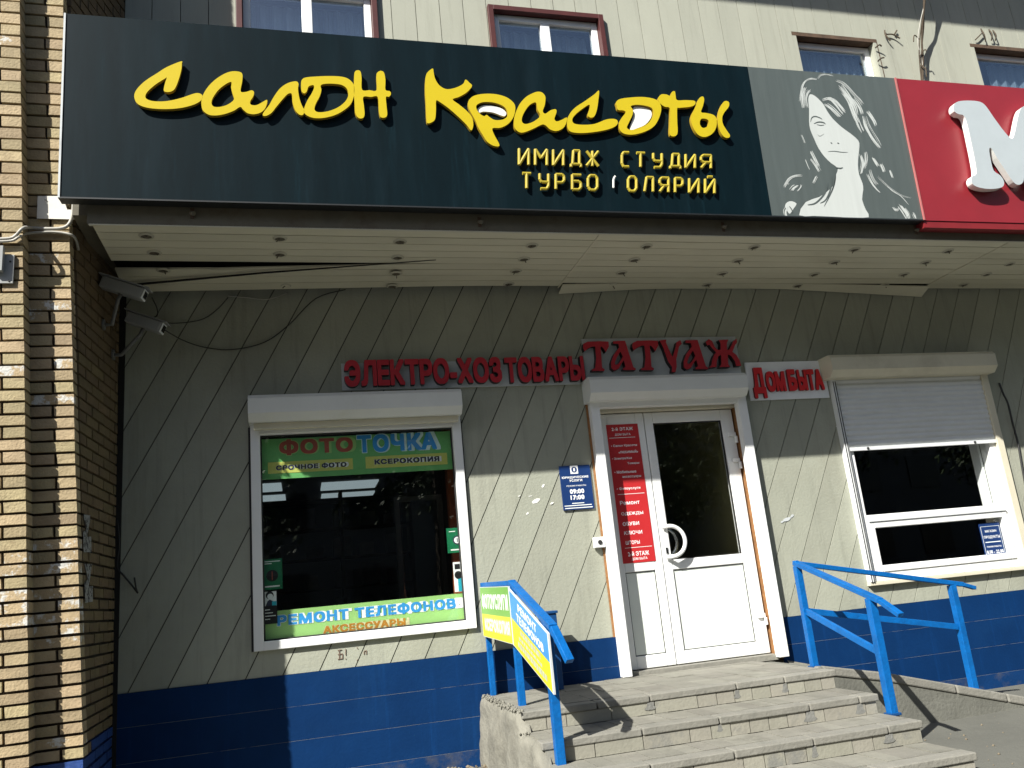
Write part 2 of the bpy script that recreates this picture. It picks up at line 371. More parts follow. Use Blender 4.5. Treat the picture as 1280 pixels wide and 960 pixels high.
M['dark_wood'] = mat('dark_shelf', (.14,.12,.10), .7, .2)
M['goods'] = mat('goods_box', (.42,.43,.43), .6, .2, 8, rnd=.6, hue=.3)
M['lamp_panel'] = mat('lamp_panel', (.7,.75,.78), .5, emis=(.75,.93,1.0,.17))
M['lamp_bulb'] = mat('lamp_bulb', (.9,.9,.85), .5, emis=(1,.95,.85,6))
M['glass'] = glass_mat('window_glass', (.97,.98,.97), 1.5)
M['glass_up'] = glass_mat('upper_window_glass', (.80,.86,.90), 2.9)
M['curtain'] = mat('curtain', (.42,.46,.50), .9, .2, 14, stretch=(6,1,.3))
M['bark'] = mat('bark', (.10,.075,.05), .95, .3, 6, .8, 20)
M['leaf'] = mat('leaf', (.055,.10,.025), .6, .35, 1.2)
M['patch'] = mat('mortar_patch', (.25,.25,.23), .9, .2, 12, .5, 50)
M['dirt'] = mat('dirt', (.23,.19,.13), .95, .3, 20)
M['roof'] = mat('roof_metal', (.25,.25,.25), .6, .1)

# ------------------------------------------------------------------ setting: ground
M['asphalt'] = mat('asphalt', (.05,.05,.048), .9, .2, 2, .5, 60)
g = MB(); g.face([(-300,-300,-.64),(300,-300,-.64),(300,300,-.64),(-300,300,-.64)]); tag(g.build('road', M['asphalt']), kind='structure')
g = MB(); gx = [-30, -14, -8] + [-6+.5*i for i in range(25)] + [8, 14, 30]; gy = [-3.6+.3*i for i in range(13)] + [.5, 10]
def gz(x, y): return -.515 + (.018*noise.noise(Vector((x*.8, y*.8, 3.1))) if abs(x) < 7 else 0)
for i in range(len(gx)-1):
    for j in range(len(gy)-1):
        q = [(gx[i],gy[j]),(gx[i+1],gy[j]),(gx[i+1],gy[j+1]),(gx[i],gy[j+1])]
        g.face([(x, y, gz(x, y)) for x, y in q])
o = g.build('pavement', M['ground']); tag(o, kind='structure')
bm = bmesh.new(); bm.from_mesh(o.data); bmesh.ops.remove_doubles(bm, verts=bm.verts, dist=1e-4); bm.to_mesh(o.data); bm.free()
g = MB()
for i in range(60): g.box(-30+i*1.0+.004, -29+i*1.0-.004, -3.78, -3.605, -.70, -.505)
tag(g.build('kerb', M['nose']), kind='structure')

# ------------------------------------------------------------------ building
def clip(poly, nx, nz, c):                            # keep nx*x+nz*z <= c
    out = []
    for i in range(len(poly)):
        a = poly[i]; b = poly[(i+1) % len(poly)]
        da = nx*a[0]+nz*a[1]-c; db = nx*b[0]+nz*b[1]-c
        if da <= 0: out.append(a)
        if (da < 0 < db) or (db < 0 < da):
            t = da/(da-db); out.append((a[0]+(b[0]-a[0])*t, a[1]+(b[1]-a[1])*t))
    return out
def cells(x0, x1, z0, z1, opens):
    xs = sorted({x0, x1} | {v for o_ in opens for v in o_[:2] if x0 < v < x1}); out = []
    for a, b in zip(xs, xs[1:]):
        cuts = sorted((o_[2], o_[3]) for o_ in opens if o_[0] < (a+b)/2 < o_[1])
        z = z0
        for c0, c1 in cuts:
            if c0 > z: out.append((a, b, z, c0))
            z = max(z, c1)
        if z < z1: out.append((a, b, z, z1))
    return out
def strip_poly(c, half, slope, z0, z1):               # strip centred at x=c at z=3.13, dx/dz = slope
    f = lambda z: c + slope*(z-3.13)
    return [(f(z0)-half, z0), (f(z0)+half, z0), (f(z1)+half, z1), (f(z1)-half, z1)]
def plank(name, c, half, slope, cl, matl, parent, y0, y1):
    zs = [q[2] for q in cl]+[q[3] for q in cl]; z0, z1 = min(zs), max(zs)
    base = strip_poly(c, half, slope, z0, z1); xint = {round(q[0], 5) for q in cl} | {round(q[1], 5) for q in cl}
    ps = []
    for (a, b, s, t) in cl:
        p = clip(clip(clip(clip(base, 1, 0, b), -1, 0, -a), 0, 1, t), 0, -1, -s)
        if len(p) < 3: continue
        ar = sum(p[i][0]*p[(i+1) % len(p)][1]-p[(i+1) % len(p)][0]*p[i][1] for i in range(len(p)))
        if abs(ar) > 2e-4: ps.append(p)
    comp = list(range(len(ps)))
    def span(p, x): v = [q[1] for q in p if abs(q[0]-x) < 1e-5]; return (min(v), max(v)) if len(v) > 1 else None
    for i in range(len(ps)):
        for j in range(i):
            for x in xint:
                u, v = span(ps[i], x), span(ps[j], x)
                if u and v and min(u[1], v[1])-max(u[0], v[0]) > 1e-4:
                    ci, cj = comp[i], comp[j]; comp = [cj if q == ci else q for q in comp]
    for cid in sorted(set(comp)):
        mb = MB()
        for p, q_ in zip(ps, comp):
            if q_ != cid: continue
            mb.face([(x, y0, z) for x, z in p])
            for i in range(len(p)):
                q, r = p[i], p[(i+1) % len(p)]
                if abs(q[0]-r[0]) < 1e-5 and round(q[0], 5) in xint: continue
                mb.face([(q[0],y0,q[1]), (q[0],y1,q[1]), (r[0],y1,r[1]), (r[0],y0,r[1])])
        mb.build(name, matl, parent)

WL = (-3.247, -1.634, .447, 2.101); DR = (-.519, .915, -.06, 2.20); WR = (1.884, 3.511, .473, 2.30)
UPW = []
for ul, ur in ((296, 474), (613, 757), (992, 1098), (1212, 1330)):
    a = at(ul, 55, 'y', 0).x; b = at(ur, 60, 'y', 0).x; UPW.append((a, b, 4.95, {296:6.10,613:6.035,992:6.075,1212:6.135}[ul]))
bld = empty('shop_building', (0, 0, -.51), 'two storey shop building with pale diagonal siding above a blue painted base', 'building')
LOW = cells(-4.30, 9, -.55, 3.24, [WL, DR, WR]); UPC = cells(-4.30, 9, 3.24, 9.0, UPW)
mb = MB()
for a, b, s, t in LOW+UPC: mb.box(a, b, .014, .30, s, t)
mb.build('wall', M['back'], bld)
# diagonal siding, each board one piece
lc = cells(-4.19, 9, .268, 3.235, [WL, DR, WR])
pitch = .2536; k0 = -2.064
for i in range(-14, 62):
    c = k0 + pitch*(i+.5)
    plank('siding_board', c, pitch/2-.0042, .523, lc, M['siding'], bld, random.uniform(-.0015, .0015), .016)
# upper vertical siding
uc = cells(-4.19, 9, 3.26, 9.0, UPW)
for i in range(-12, 50):
    c = -1.962 + .2245*(i+.5)
    plank('upper_siding_board', c, .2245/2-.003, 0, uc, M['upper_siding'], bld, random.uniform(-.0012, .0012), .016)
# blue base boards
bz = [.266, .048, -.178, -.402, -.56]
for (x0, x1) in ((-4.19, DR[0]-.001), (DR[1]+.001, 9)):
    for k in range(4):
        box('base_board', M['blue_wall'] if k < 3 else M['blue_dusty'], bld, x0, x1, -.012-.002*k, .012, bz[k+1]+.003, bz[k])
    for k in range(1, 4):
        box('board_seam', M['blue_chip'], bld, x0, x1, -.009-.002*k, .011, bz[k]+.0005, bz[k]+.0028)
box('corner_gap', M['black'], bld, -4.172, -4.128, -.020, -.013, -.5, 3.19)
# roof and eaves (above the frame; they shade the top of the wall)
mb = MB(); mb.box(-5.2, 9.3, -1.86, 10.2, 9.01, 9.2); mb.build('roof', M['roof'], bld)
mb = MB(); mb.box(8.7, 9.0, .31, 10, -.55, 9.0); mb.box(-4.9, -4.31, .014, 10, -.55, 9.0); mb.box(-4.3, 8.7, 9.7, 10, -.55, 9.0); mb.box(-4.3, 8.7, .31, 9.69, 3.0, 3.2)
mb.build('outer_wall', M['room'], bld)

# ---- roller shutter housing profile
def shutter_box(x0, x1, z0, z1, yf, matl, parent, yb=-.002):
    h = z1-z0; pr = [(yb, z1), (yf+.03, z1), (yf, z1-.03), (yf, z0+.055), (yf+.055, z0), (yb, z0)]
    mb = MB(); n = len(pr)
    for i in range(n):
        (ya, za), (yc, zc) = pr[i], pr[(i+1) % n]
        mb.face([(x0, ya, za), (x1, ya, za), (x1, yc, zc), (x0, yc, zc)])
    for x in (x0, x1): mb.face([(x, y, z) for y, z in pr])
    o_ = mb.build('shutter_box', matl, parent, .004)
    for x in (x0+.03, x1-.03): MB().disc((x, yf+.001, (z0+z1)/2+.01), (0, -1, 0), .008, .004, 8).build('rivet', M['gasket'], o_) if False else None
    return o_
def frame(mb, x0, x1, z0, z1, wd, y0, y1, wb=None, wt=None):
    wb = wb or wd; wt = wt or wd
    mb.box(x0, x0+wd, y0, y1, z0, z1); mb.box(x1-wd, x1, y0, y1, z0, z1)
    mb.box(x0+wd, x1-wd, y0, y1, z0, z0+wb); mb.box(x0+wd, x1-wd, y0, y1, z1-wt, z1)

# ---- left display window
mb = MB(); frame(mb, WL[0], WL[1], WL[2], WL[3], .068, -.03, .10, .062, .09)
win = mb.build('window', M['white'], bld, .004); win['label'] = 'display window with green posters behind the glass'
mb = MB(); frame(mb, WL[0]+.0685, WL[1]-.0685, WL[2]+.0625, WL[3]-.0905, .010, .028, .05); mb.build('gasket', M['gasket'], win)
box('pane', M['glass'], win, WL[0]+.0785, WL[1]-.0785, .036, .042, WL[2]+.0725, WL[3]-.1005)
shutter_box(WL[0]-.005, WL[1]-.008, 2.082, 2.280, -.20, M['white_box'], win)
box('head_strip', M['cream_box'], win, WL[0]+.03, WL[1]-.03, -.10, -.05, 2.035, 2.080)
box('edge_gap', M['gasket'], win, WL[0]-.016, WL[0]-.001, -.006, .01, WL[2], WL[3]-.03); box('edge_gap', M['gasket'], win, WL[1]+.001, WL[1]+.012, -.006, .01, WL[2], WL[3]-.03)

# ---- right display window with half-lowered shutter
mb = MB(); x0, x1, z0, z1 = WR
frame(mb, x0, x1, z0, z1, .065, -.02, .10, .075)
mb.box(x0+.065, x1-.065, -.018, .098, .985, 1.045)
win2 = mb.build('window', M['white'], bld, .004); win2['label'] = 'window with half lowered roller shutter'
mb = MB(); frame(mb, x0+.066, x1-.066, .549, .984, .056, -.030, .06); mb.build('sash', M['white'], win2, .005)
mb = MB(); mb.box(x0+.068, x1-.068, -.04, -.019, .985, .998); mb.build('drip_rail', M['slat'], win2)
box('pane', M['glass'], win2, x0+.122, x1-.122, .02, .026, .605, .928)
box('pane', M['glass'], win2, x0+.0655, x1-.0655, .03, .036, 1.0455, 2.2)
mb = MB(); mb.box(x0-.045, x0-.001, -.055, .012, z0+.0, z1); mb.build('guide_rail', M['slat'], win2, .003)
mb = MB(); mb.box(x1+.001, x1+.075, -.055, .012, z0-.0, z1); mb.build('guide_rail', M['cream_box'], win2, .003)
mb = MB(); mb.box(x0-.038, x0-.030, -.057, -.054, z0, 2.27); mb.box(x0-.016, x0-.008, -.057, -.054, z0, 2.27); mb.build('guide_slot', M['gasket'], win2)
shutter_box(1.765, 3.585, 2.285, 2.487, -.20, M['cream_box'], win2)
nsl = 13; zt, zb = 2.30, 1.655; ph = (zt-zb)/nsl
for k in range(nsl):
    za = zb+ph*k; mb = MB(); pts = []
    for j in range(7):
        t = j/6; pts.append((-.03-.012*math.sin(math.pi*min(1, t*1.02)), za+.004+t*(ph-.006)))
    for p, q in zip(pts, pts[1:]): mb.face([(x0+.002, p[0], p[1]), (x1-.002, p[0], p[1]), (x1-.002, q[0], q[1]), (x0+.002, q[0], q[1])])
    mb.box(x0+.002, x1-.002, -.030, -.024, za, za+ph)
    mb.build('shutter_slat', M['slat'], win2)
mb = MB(); mb.box(x0+.002, x1-.002, -.045, -.022, zb-.035, zb-.001); ob = mb.build('bottom_bar', M['slat'], win2, .003)
mb = MB(); mb.disc((x0+.20, -.046, zb-.018), (0,-1,0), .012, .006, 8); mb.disc((x1-.25, -.046, zb-.018), (0,-1,0), .012, .006, 8); mb.build('lock', M['gasket'], win2)
mb = MB(); mb.box(x0-.05, x1+.10, -.045, .01, z0-.030, z0-.002); mb.build('sill', M['cream_box'], win2, .003)

# ---- entrance door
DY = .08
def rectpx(pts, ax='y', val=DY):
    P = [at(u, v, ax, val) for u, v in pts]; xs = sorted(p.x for p in P); zs = sorted(p.z for p in P)
    return (xs[0]+xs[1])/2, (xs[2]+xs[3])/2, (zs[0]+zs[1])/2, (zs[2]+zs[3])/2
mb = MB(); mb.box(DR[0]-.012, DR[0]+.066, -.075, .0, -.035, 2.17); mb.box(DR[1]-.075, DR[1]+.010, -.075, .0, -.035, 2.17); mb.box(DR[0]+.066, DR[1]-.075, -.07, 0, 2.105, 2.17)
dfr = mb.build('door_frame', M['white'], bld, .004)
mb = MB(); mb.box(DR[1]-.046, DR[1]+.002, .001, .14, -.05, 2.10); mb.build('reveal', M['brown'], dfr); box('reveal', M['brown'], dfr, DR[0]-.030, DR[0]-.013, -.010, .012, -.035, 2.15)
mb = MB(); mb.box(DR[0]+.0, DR[0]+.062, .001, .14, -.05, 2.10); mb.build('reveal', M['white'], dfr)
box('head_board', M['cream_box'], dfr, DR[0]+.06, DR[1]-.05, .02, .15, 2.085, 2.19)
shutter_box(-.562, .893, 2.148, 2.345, -.20, M['white_box'], dfr)
Lx0, Lx1, Rx0, Rx1 = -.455, -.004, .004, at(939, 665, 'y', DY).x
gl = rectpx([(817.8,528.3),(901.8,525.5),(838.4,699.8),(927.5,691.9)]); pl = rectpx([(843.6,711.7),(930.3,703.8),(858.2,813.5),(945.3,801.6)])
ll = rectpx([(782,715.6),(821.4,712.9),(794.9,820.6),(834.5,816.6)]); rp = rectpx([(757.2,531.5),(797.6,529.5),(779,705),(818.6,701)])
ZB, ZT = -.005, 2.078
def leaf(x0, x1, upper, lower):
    mb = MB()
    mb.box(x0, upper[0], DY, DY+.06, ZB, ZT); mb.box(upper[1], x1, DY, DY+.06, ZB, ZT)
    mb.box(upper[0], upper[1], DY, DY+.06, upper[3], ZT); mb.box(upper[0], upper[1], DY, DY+.06, lower[3], upper[2]); mb.box(upper[0], upper[1], DY, DY+.06, ZB, lower[2])
    lf = mb.build('door', M['white'], bld, .006)
    mb = MB(); frame(mb, upper[0]+.0005, upper[1]-.0005, lower[2]+.0005, lower[3]-.0005, .006, DY+.010, DY+.03); frame(mb, upper[0]+.0005, upper[1]-.0005, upper[2]+.0005, upper[3]-.0005, .008, DY+.010, DY+.03); mb.build('gasket', M['gasket'], lf)
    box('panel', M['door_panel'], lf, upper[0]+.007, upper[1]-.007, DY+.014, DY+.03, lower[2]+.007, lower[3]-.007)
    return lf
up_l = (rp[0]+.012, rp[1]-.012, rp[2]+.012, rp[3]-.012)
lfl = leaf(Lx0, Lx1, up_l, (0, 0, ll[2], ll[3]))
box('pane', M['glass'], lfl, up_l[0]+.008, up_l[1]-.008, DY+.015, DY+.021, up_l[2]+.008, up_l[3]-.008)
lfr = leaf(Rx0, Rx1, gl, (0, 0, pl[2], pl[3]))
box('pane', M['glass'], lfr, gl[0]+.008, gl[1]-.008, DY+.015, DY+.021, gl[2]+.008, gl[3]-.008)
hz = (gl[2]+.16)
# pair of D handles: outer white, inner metallic
hc = at(838, 681, 'y', DY-.05)
def dhandle(y, x, z, r, rt, matl):
    pts = [(x-.03, y+.045, z+r)] + [(x+.01+r*1.02*math.cos(a), y, z+r*math.sin(a)) for a in [math.pi/2-math.pi*i/16 for i in range(17)]] + [(x-.03, y+.045, z-r)]
    return MB().tube(pts, rt, 10)
HX = at(833, 690, 'y', DY).x; HZ = at(838, 677, 'y', DY).z
dhandle(DY-.055, HX+.03, HZ, .125, .017, ).build('handle', M['white'], lfr, 0, True) if False else None
hd = (lambda mb: mb.build('handle', M['white'], lfr, 0, True))(dhandle(DY-.055, HX+.02, HZ, .125, .017, None))
hd2 = (lambda mb: mb.build('handle', M['chrome'], lfr, 0, True))(dhandle(DY+.115, HX+.02, HZ, .125, .014, None))
mb = MB(); mb.box(HX-.005, HX+.018, DY-.008, DY-.0005, HZ-.10, HZ-.045); mb.build('lock', M['chrome'], lfr, .004)
for zz in (1.83, 1.60, .28):
    mb = MB(); mb.box(Rx1-.075, Rx1-.005, DY-.022, DY-.001, zz, zz+.035); mb.tube([(Rx1-.008, DY-.02, zz-.06), (Rx1-.008, DY-.02, zz)], .014, 10); mb.build('hinge', M['white'], lfr, .003)
for zz in (1.83, 1.55, .28):
    mb = MB(); mb.box(Lx0+.004, Lx0+.05, DY-.018, DY-.001, zz, zz+.018); mb.tube([(Lx0+.008, DY-.015, zz-.06), (Lx0+.008, DY-.015, zz)], .011, 8); mb.build('hinge', M['white'], lfl, .003)
box('threshold', M['nose'], bld, DR[0]-.0, DR[1]-.05, -.01, .14, -.055, -.012)

# ---- upper windows
for k, (a, b, s, t) in enumerate(UPW):
    mb = MB(); fy0, fy1 = (.02, .10) if k < 2 else (.085, .15); mid = a + (b-a)*(.49 if k < 2 else .47)
    if k < 2:
        frame(mb, a, b, s, t, .05, -.045, .12); wu = mb.build('window', M['maroon'], bld, .003)
    else:
        mb.box(a, b, .0, .15, t-.045, t); wu = mb.build('window', M['rust'], bld, .003)  # dark head box, its colour stands in for shade in the recess
        mb = MB(); mb.box(b-.012, b, .0, .15, s, t-.046); mb.build('edge_strip', M['rust'], wu)
        mb = MB(); mb.box(a, a+.05, .0, .15, s, t-.046); mb.build('reveal', M['upper_siding'], wu); box('reveal', M['upper_siding'], wu, b-.05, b-.0125, .0, .15, s, t-.046)
    wu['label'] = 'upstairs window with dark casing'
    mb = MB(); frame(mb, a+.052, b-.052, s+.052, t-.055, .06, fy0, fy1); mb.box(mid-.045, mid+.045, fy0, fy1, s+.1125, t-.1155) if k < 2 else None
    mb.build('frame', M['white'], wu, .004)
    if k < 2:
        for q, r in ((a+.1125, mid-.0455), (mid+.0455, b-.1125)): box('pane', M['glass_up'], wu, q, r, .05, .056, s+.113, t-.116)
    else:
        box('pane', M['glass_up'], wu, a+.1125, b-.1125, .11, .116, s+.113, t-.116)
    mb = MB(); n = 26
    pts = [(a+.12+(b-a-.24)*i/n, .20+.018*math.sin(i*2.1)) for i in range(n+1)]
    for p, q in zip(pts, pts[1:]):
        if k != 3 or p[0] > a+.35: mb.face([(p[0], p[1], s+.06), (q[0], q[1], s+.06), (q[0], q[1], t-.10), (p[0], p[1], t-.10)])
    mb.build('curtain', M['curtain'], wu)

# ---- rooms behind the glass
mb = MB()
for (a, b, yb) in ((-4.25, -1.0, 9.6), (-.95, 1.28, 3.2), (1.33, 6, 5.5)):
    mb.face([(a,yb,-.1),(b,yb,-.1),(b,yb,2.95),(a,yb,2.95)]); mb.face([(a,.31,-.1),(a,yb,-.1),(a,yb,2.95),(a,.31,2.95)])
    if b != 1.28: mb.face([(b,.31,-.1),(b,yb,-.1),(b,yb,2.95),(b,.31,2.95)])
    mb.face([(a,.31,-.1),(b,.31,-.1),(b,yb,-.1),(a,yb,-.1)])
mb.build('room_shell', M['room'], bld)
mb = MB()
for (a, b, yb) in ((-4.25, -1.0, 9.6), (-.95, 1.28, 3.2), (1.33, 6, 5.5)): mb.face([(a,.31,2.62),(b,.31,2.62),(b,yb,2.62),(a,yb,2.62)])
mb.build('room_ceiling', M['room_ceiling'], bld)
box('vestibule_wall', M['vest_yellow'], bld, .98, 1.02, .31, 2.6, -.1, 2.61)
for n_, (u0, u1, v0, v1) in enumerate(((402, 471, 604, 612.5), (402, 466, 618, 624), (300, 352, 607, 616), (300, 357, 622, 628))):
    A = at(u0, v0, 'z', 2.6); B = at(u1, v0, 'z', 2.6); C_ = at(u0, v1, 'z', 2.6)
    o = box('ceiling_lamp', M['lamp_panel'], None, A.x, B.x, A.y, C_.y, 2.585, 2.61)
    tag(o, ['lit ceiling lamp seen through display window, nearer strip of the middle pair', 'lit ceiling lamp seen through display window, farther strip of the middle pair', 'lit ceiling lamp at left edge of display window, nearer strip', 'lit ceiling lamp at left edge of display window, farther strip'][n_], 'lamp', 'ceiling lamps inside the photo shop')
sh = empty('shelf_unit', (-2.4, 4.2, -.1), 'dim shelf unit with small goods inside the photo shop', 'shelf')
for x in (-3.6, -2.4, -1.55): box('upright', M['dark_wood'], sh, x-.02, x+.02, 4.05, 4.35, -.1, 2.1)
for k in range(6): box('shelf_board', M['dark_wood'], sh, -3.58, -1.57, 4.06, 4.34, .2+.36*k, .225+.36*k)
for k in range(6):
    for j in range(6):
        x = -3.5+.32*j+random.uniform(0, .05)
        if abs(x+2.4) < .06 or x > -1.7 or k == 5: continue
        o = box('goods_box', M['goods'], None, x, x+random.uniform(.12, .22), 4.08, 4.22, .226+.36*k, .226+.36*k+random.uniform(.12, .26))
        tag(o, '%s carton from the left on the %s shelf inside the photo shop' % (['first','second','third','fourth','fifth','sixth'][j], ['lowest','second lowest','third lowest','third highest','second highest','top'][k]), 'carton', 'cartons on the shop shelves')
px0 = at(561, 640, 'y', .5).x; px1 = at(579, 640, 'y', .5).x
o = box('wooden_post', M['orange_wood'], None, px0, px1, .45, .55, -.09, 2.60); tag(o, 'orange wooden post behind the right edge of the display window', 'post')
ifr = empty('display_case', (-1.75, 2.2, -.1), 'grey framed glass display case behind the display window', 'display case')
mb = MB(); frame(mb, -1.95, -1.45, -.09, 1.75, .05, 2.2, 2.26); mb.build('frame', M['cam_body'], ifr); box('pane', M['glass'], ifr, -1.899, -1.501, 2.22, 2.225, -.04, 1.70)
for n_, (u, v) in enumerate(((1152, 612), (1166, 611))):
    p = at(u, v, 'y', 4.2); lp = empty('bulb_lamp', (p.x, p.y, 2.615), ['left of two small lit bulbs seen through right window', 'right of two small lit bulbs seen through right window'][n_], 'lamp', 'bulbs inside the right shop')
    MB().tube([(p.x, p.y, p.z+.03), (p.x, p.y, 2.612)], .006, 6).build('cord', M['cable'], lp)
    MB().tube([(p.x, p.y, p.z-.03), (p.x, p.y, p.z-.015), (p.x, p.y, p.z+.015), (p.x, p.y, p.z+.03)], .03, 10, True, [.012, .03, .03, .012]).build('bulb', M['lamp_bulb'], lp, 0, True)
box('inner_reveal', M['plate_white'], bld, 3.42, 3.443, .102, .20, 1.05, 2.25)

# ------------------------------------------------------------------ canopy
ZS = 3.191; YF = -1.115
cpy = empty('canopy', (0, -.55, ZS), 'shallow entrance canopy with pale plastic soffit boards over the shop front', 'canopy')
box('deck', M['fascia'], cpy, -4.26, 9, -1.06, -.02, 3.28, 3.62)
box('void', M['black'], cpy, -4.15, 9, -1.05, -.022, 3.262, 3.278)
mb = MB(); mb.box(-4.16, 9, YF+.002, YF+.03, ZS+.006, 3.40); mb.build('fascia', M['fascia'], cpy)
mb = MB(); mb.bar((-4.15, YF+.012, ZS+.004), (9, YF+.012, ZS+.004), .02, .010); mb.build('edge_trim', M['soffit'], cpy)
NR = 9
secs = [(-4.13, -.690), (-.676, 3.070), (3.084, 6.3), (6.314, 9.0)]
for si, (a, b) in enumerate(secs):
    rw = (abs(YF)-(.075 if si == 0 else .02))/NR
    for r in range(NR):
        yf = YF + .004 + rw*r; yb = yf + rw - .0065
        mb = MB(); z = ZS + random.uniform(0, .003)
        if si == 0:
            # a gap has opened between the 5th and 6th board, widest at the pillar
            n = 10; xs = [a+(b-a)*i/n for i in range(n+1)]
            gap = lambda x: .15*max(0, 1-(x+4.13)/2.35)
            sag = lambda x, yy: (-.0 if r < 5 else -.055*max(0, 1-(x+4.13)/2.6)*(yy-YF-5*rw)/(4*rw))
            for x, q in zip(xs, xs[1:]):
                f0 = yf+(gap(x) if r == 5 else 0) + (.0 if r <= 5 else .0); f1 = yf+(gap(q) if r == 5 else 0)
                mb.hexa([(x,f0,z+sag(x,f0)),(q,f1,z+sag(q,f1)),(q,yb,z+sag(q,yb)),(x,yb,z+sag(x,yb)),(x,f0,z+.01+sag(x,f0)),(q,f1,z+.01+sag(q,f1)),(q,yb,z+.01+sag(q,yb)),(x,yb,z+.01+sag(x,yb))])
        elif r == NR-1 and si in (1,):
            # last board hangs loose towards both ends
            n = 10; xs = [a+(b-a)*i/n for i in range(n+1)]
            dr = lambda x: -.05*max(0, 1-(x-a)/.9) - .085*max(0, 1-(b-x)/1.6)
            for x, q in zip(xs, xs[1:]):
                mb.hexa([(x,yf,z+.35*dr(x)),(q,yf,z+.35*dr(q)),(q,yb+.01,z+dr(q)),(x,yb+.01,z+dr(x)),(x,yf,z+.01+.35*dr(x)),(q,yf,z+.01+.35*dr(q)),(q,yb+.01,z+.01+dr(q)),(x,yb+.01,z+.01+dr(x))])
        else:
            mb.box(a, b, yf, yb, z, z+.01)
        mb.build('soffit_board', M['soffit'], cpy)
for xj in (-.683, 3.077): MB().bar((xj, YF+.01, ZS-.001), (xj, -.03, ZS-.001), .012, .004).build('joint_strip', M['cream_box'], cpy)
M['lamp_hole'] = mat('lamp_hole', (.16,.14,.10), .8); M['lamp_rim'] = mat('lamp_rim', (.62,.59,.46), .5)
A_ = at(165, 356, 'z', ZS-.06); B_ = at(330, 341, 'z', ZS-.03); C2_ = at(545, 325, 'z', ZS-.002)
MB().tube([A_, B_, C2_], .006, 6, True, [.010, .008, .003]).build('crack', M['black'], cpy)
lights = [(183,295),(350,298),(500,302),(665,307),(808,308),(943,309),(1068,312),(1185,314),(193,316),(350,318),(497,322),(655,324),(793,325),(922,326),(1043,328),(1157,328),(1262,330),(204,335),(495,339),(645,339),(777,341),(903,342),(1018,343),(1130,343),(1233,343),(357,354),(490,355),(636,355),(765,356),(884,356),(997,357),(1105,356),(1205,356)]
for u, v in lights:
    p = at(u, v, 'z', ZS-.002)
    if p.y > -.06: p.y = -.06
    dz = -.02 if (p.x < -1.8 and p.y > -.5) else 0
    mb = MB(); mb.disc((p.x, p.y, ZS-.004+dz), (0,0,1), .036, .004, 14); d_ = mb.build('downlight', M['lamp_hole'], cpy)
    mb = MB(); n = 16
    for k in range(n):
        a0, a1 = 2*math.pi*k/n, 2*math.pi*(k+1)/n
        q = [(p.x+r*math.cos(t), p.y+r*math.sin(t), z+dz) for r, t, z in ((.034,a0,ZS-.010),(.034,a1,ZS-.010),(.050,a1,ZS-.002),(.050,a0,ZS-.002))]
        mb.face(q)
    mb.build('rim', M['lamp_rim'], d_)
    mb = MB(); an = random.uniform(0, 6.28)
    mb.tube([(p.x, p.y, ZS+dz), (p.x+.012*math.cos(an), p.y+.012*math.sin(an), ZS-.012+dz), (p.x+.025*math.cos(an), p.y+.02*math.sin(an), ZS-.016-random.uniform(0,.02)+dz)], .004, 6); mb.build('socket', M['fascia'], d_)

# ------------------------------------------------------------------ big fascia signs (slightly tilted forward plane)
SZ0, SZ1, SY0, SKY = 3.324, 4.634, -1.207, -.047/1.31
def ys(z): return SY0 + SKY*(z-SZ0)
def sgn(a, b, d): return (a, ys(b)-d, b)
def spx(u, v):
    d = ray(u, v); t = (SY0 + SKY*(CAM.z-SZ0) - CAM.y)/(d.y - SKY*d.z); p = CAM + d*t; return (p.x, p.z)
def crop2px(s, ox, oy): return lambda pts: [spx(ox+x/s, oy+y/s) for x, y in pts]
def cabinet(name, x0, x1, front, edge, label, cat, loc):
    r = empty(name, loc, label, cat)
    mb = MB(); mb.hexa([(x0,ys(SZ0),SZ0),(x1,ys(SZ0),SZ0),(x1,-1.125,SZ0),(x0,-1.125,SZ0),(x0,ys(SZ1),SZ1),(x1,ys(SZ1),SZ1),(x1,-1.125,SZ1),(x0,-1.125,SZ1)])
    mb.mi = [1, 1, 0, 1, 1, 1]
    mb.build('cabinet', [front, edge], r)
    return r
SX0, SX1, SX2, SX3 = -4.304, .729, 2.141, 7.2
salon = cabinet('salon_sign', SX0, SX1-.002, M['sign_black'], M['sign_edge'], 'long black fascia sign with yellow handwritten salon lettering', 'sign', (-1.8, -1.16, SZ0))
mb = MB()
for x0, x1 in ((SX0-.004, SX0+.008),): mb.hexa([(x0,ys(SZ0)-.006,SZ0),(x1,ys(SZ0)-.006,SZ0),(x1,ys(SZ0)+.03,SZ0),(x0,ys(SZ0)+.03,SZ0),(x0,ys(SZ1)-.006,SZ1),(x1,ys(SZ1)-.006,SZ1),(x1,ys(SZ1)+.03,SZ1),(x0,ys(SZ1)+.03,SZ1)])
mb.build('edge_profile', M['plate_grey'], salon)
mb = MB(); mb.hexa([(SX0,ys(SZ0)-.005,SZ0-.004),(SX2,ys(SZ0)-.005,SZ0-.004),(SX2,ys(SZ0)-.005,SZ0+.006),(SX0,ys(SZ0)-.005,SZ0+.006),(SX0,-1.13,SZ0-.004),(SX2,-1.13,SZ0-.004),(SX2,-1.13,SZ0-.001),(SX0,-1.13,SZ0-.001)]); mb.build('bottom_profile', M['sign_edge'], salon)
C2 = crop2px(3.2, 160, 60); C3 = crop2px(1280/410, 520, 70)
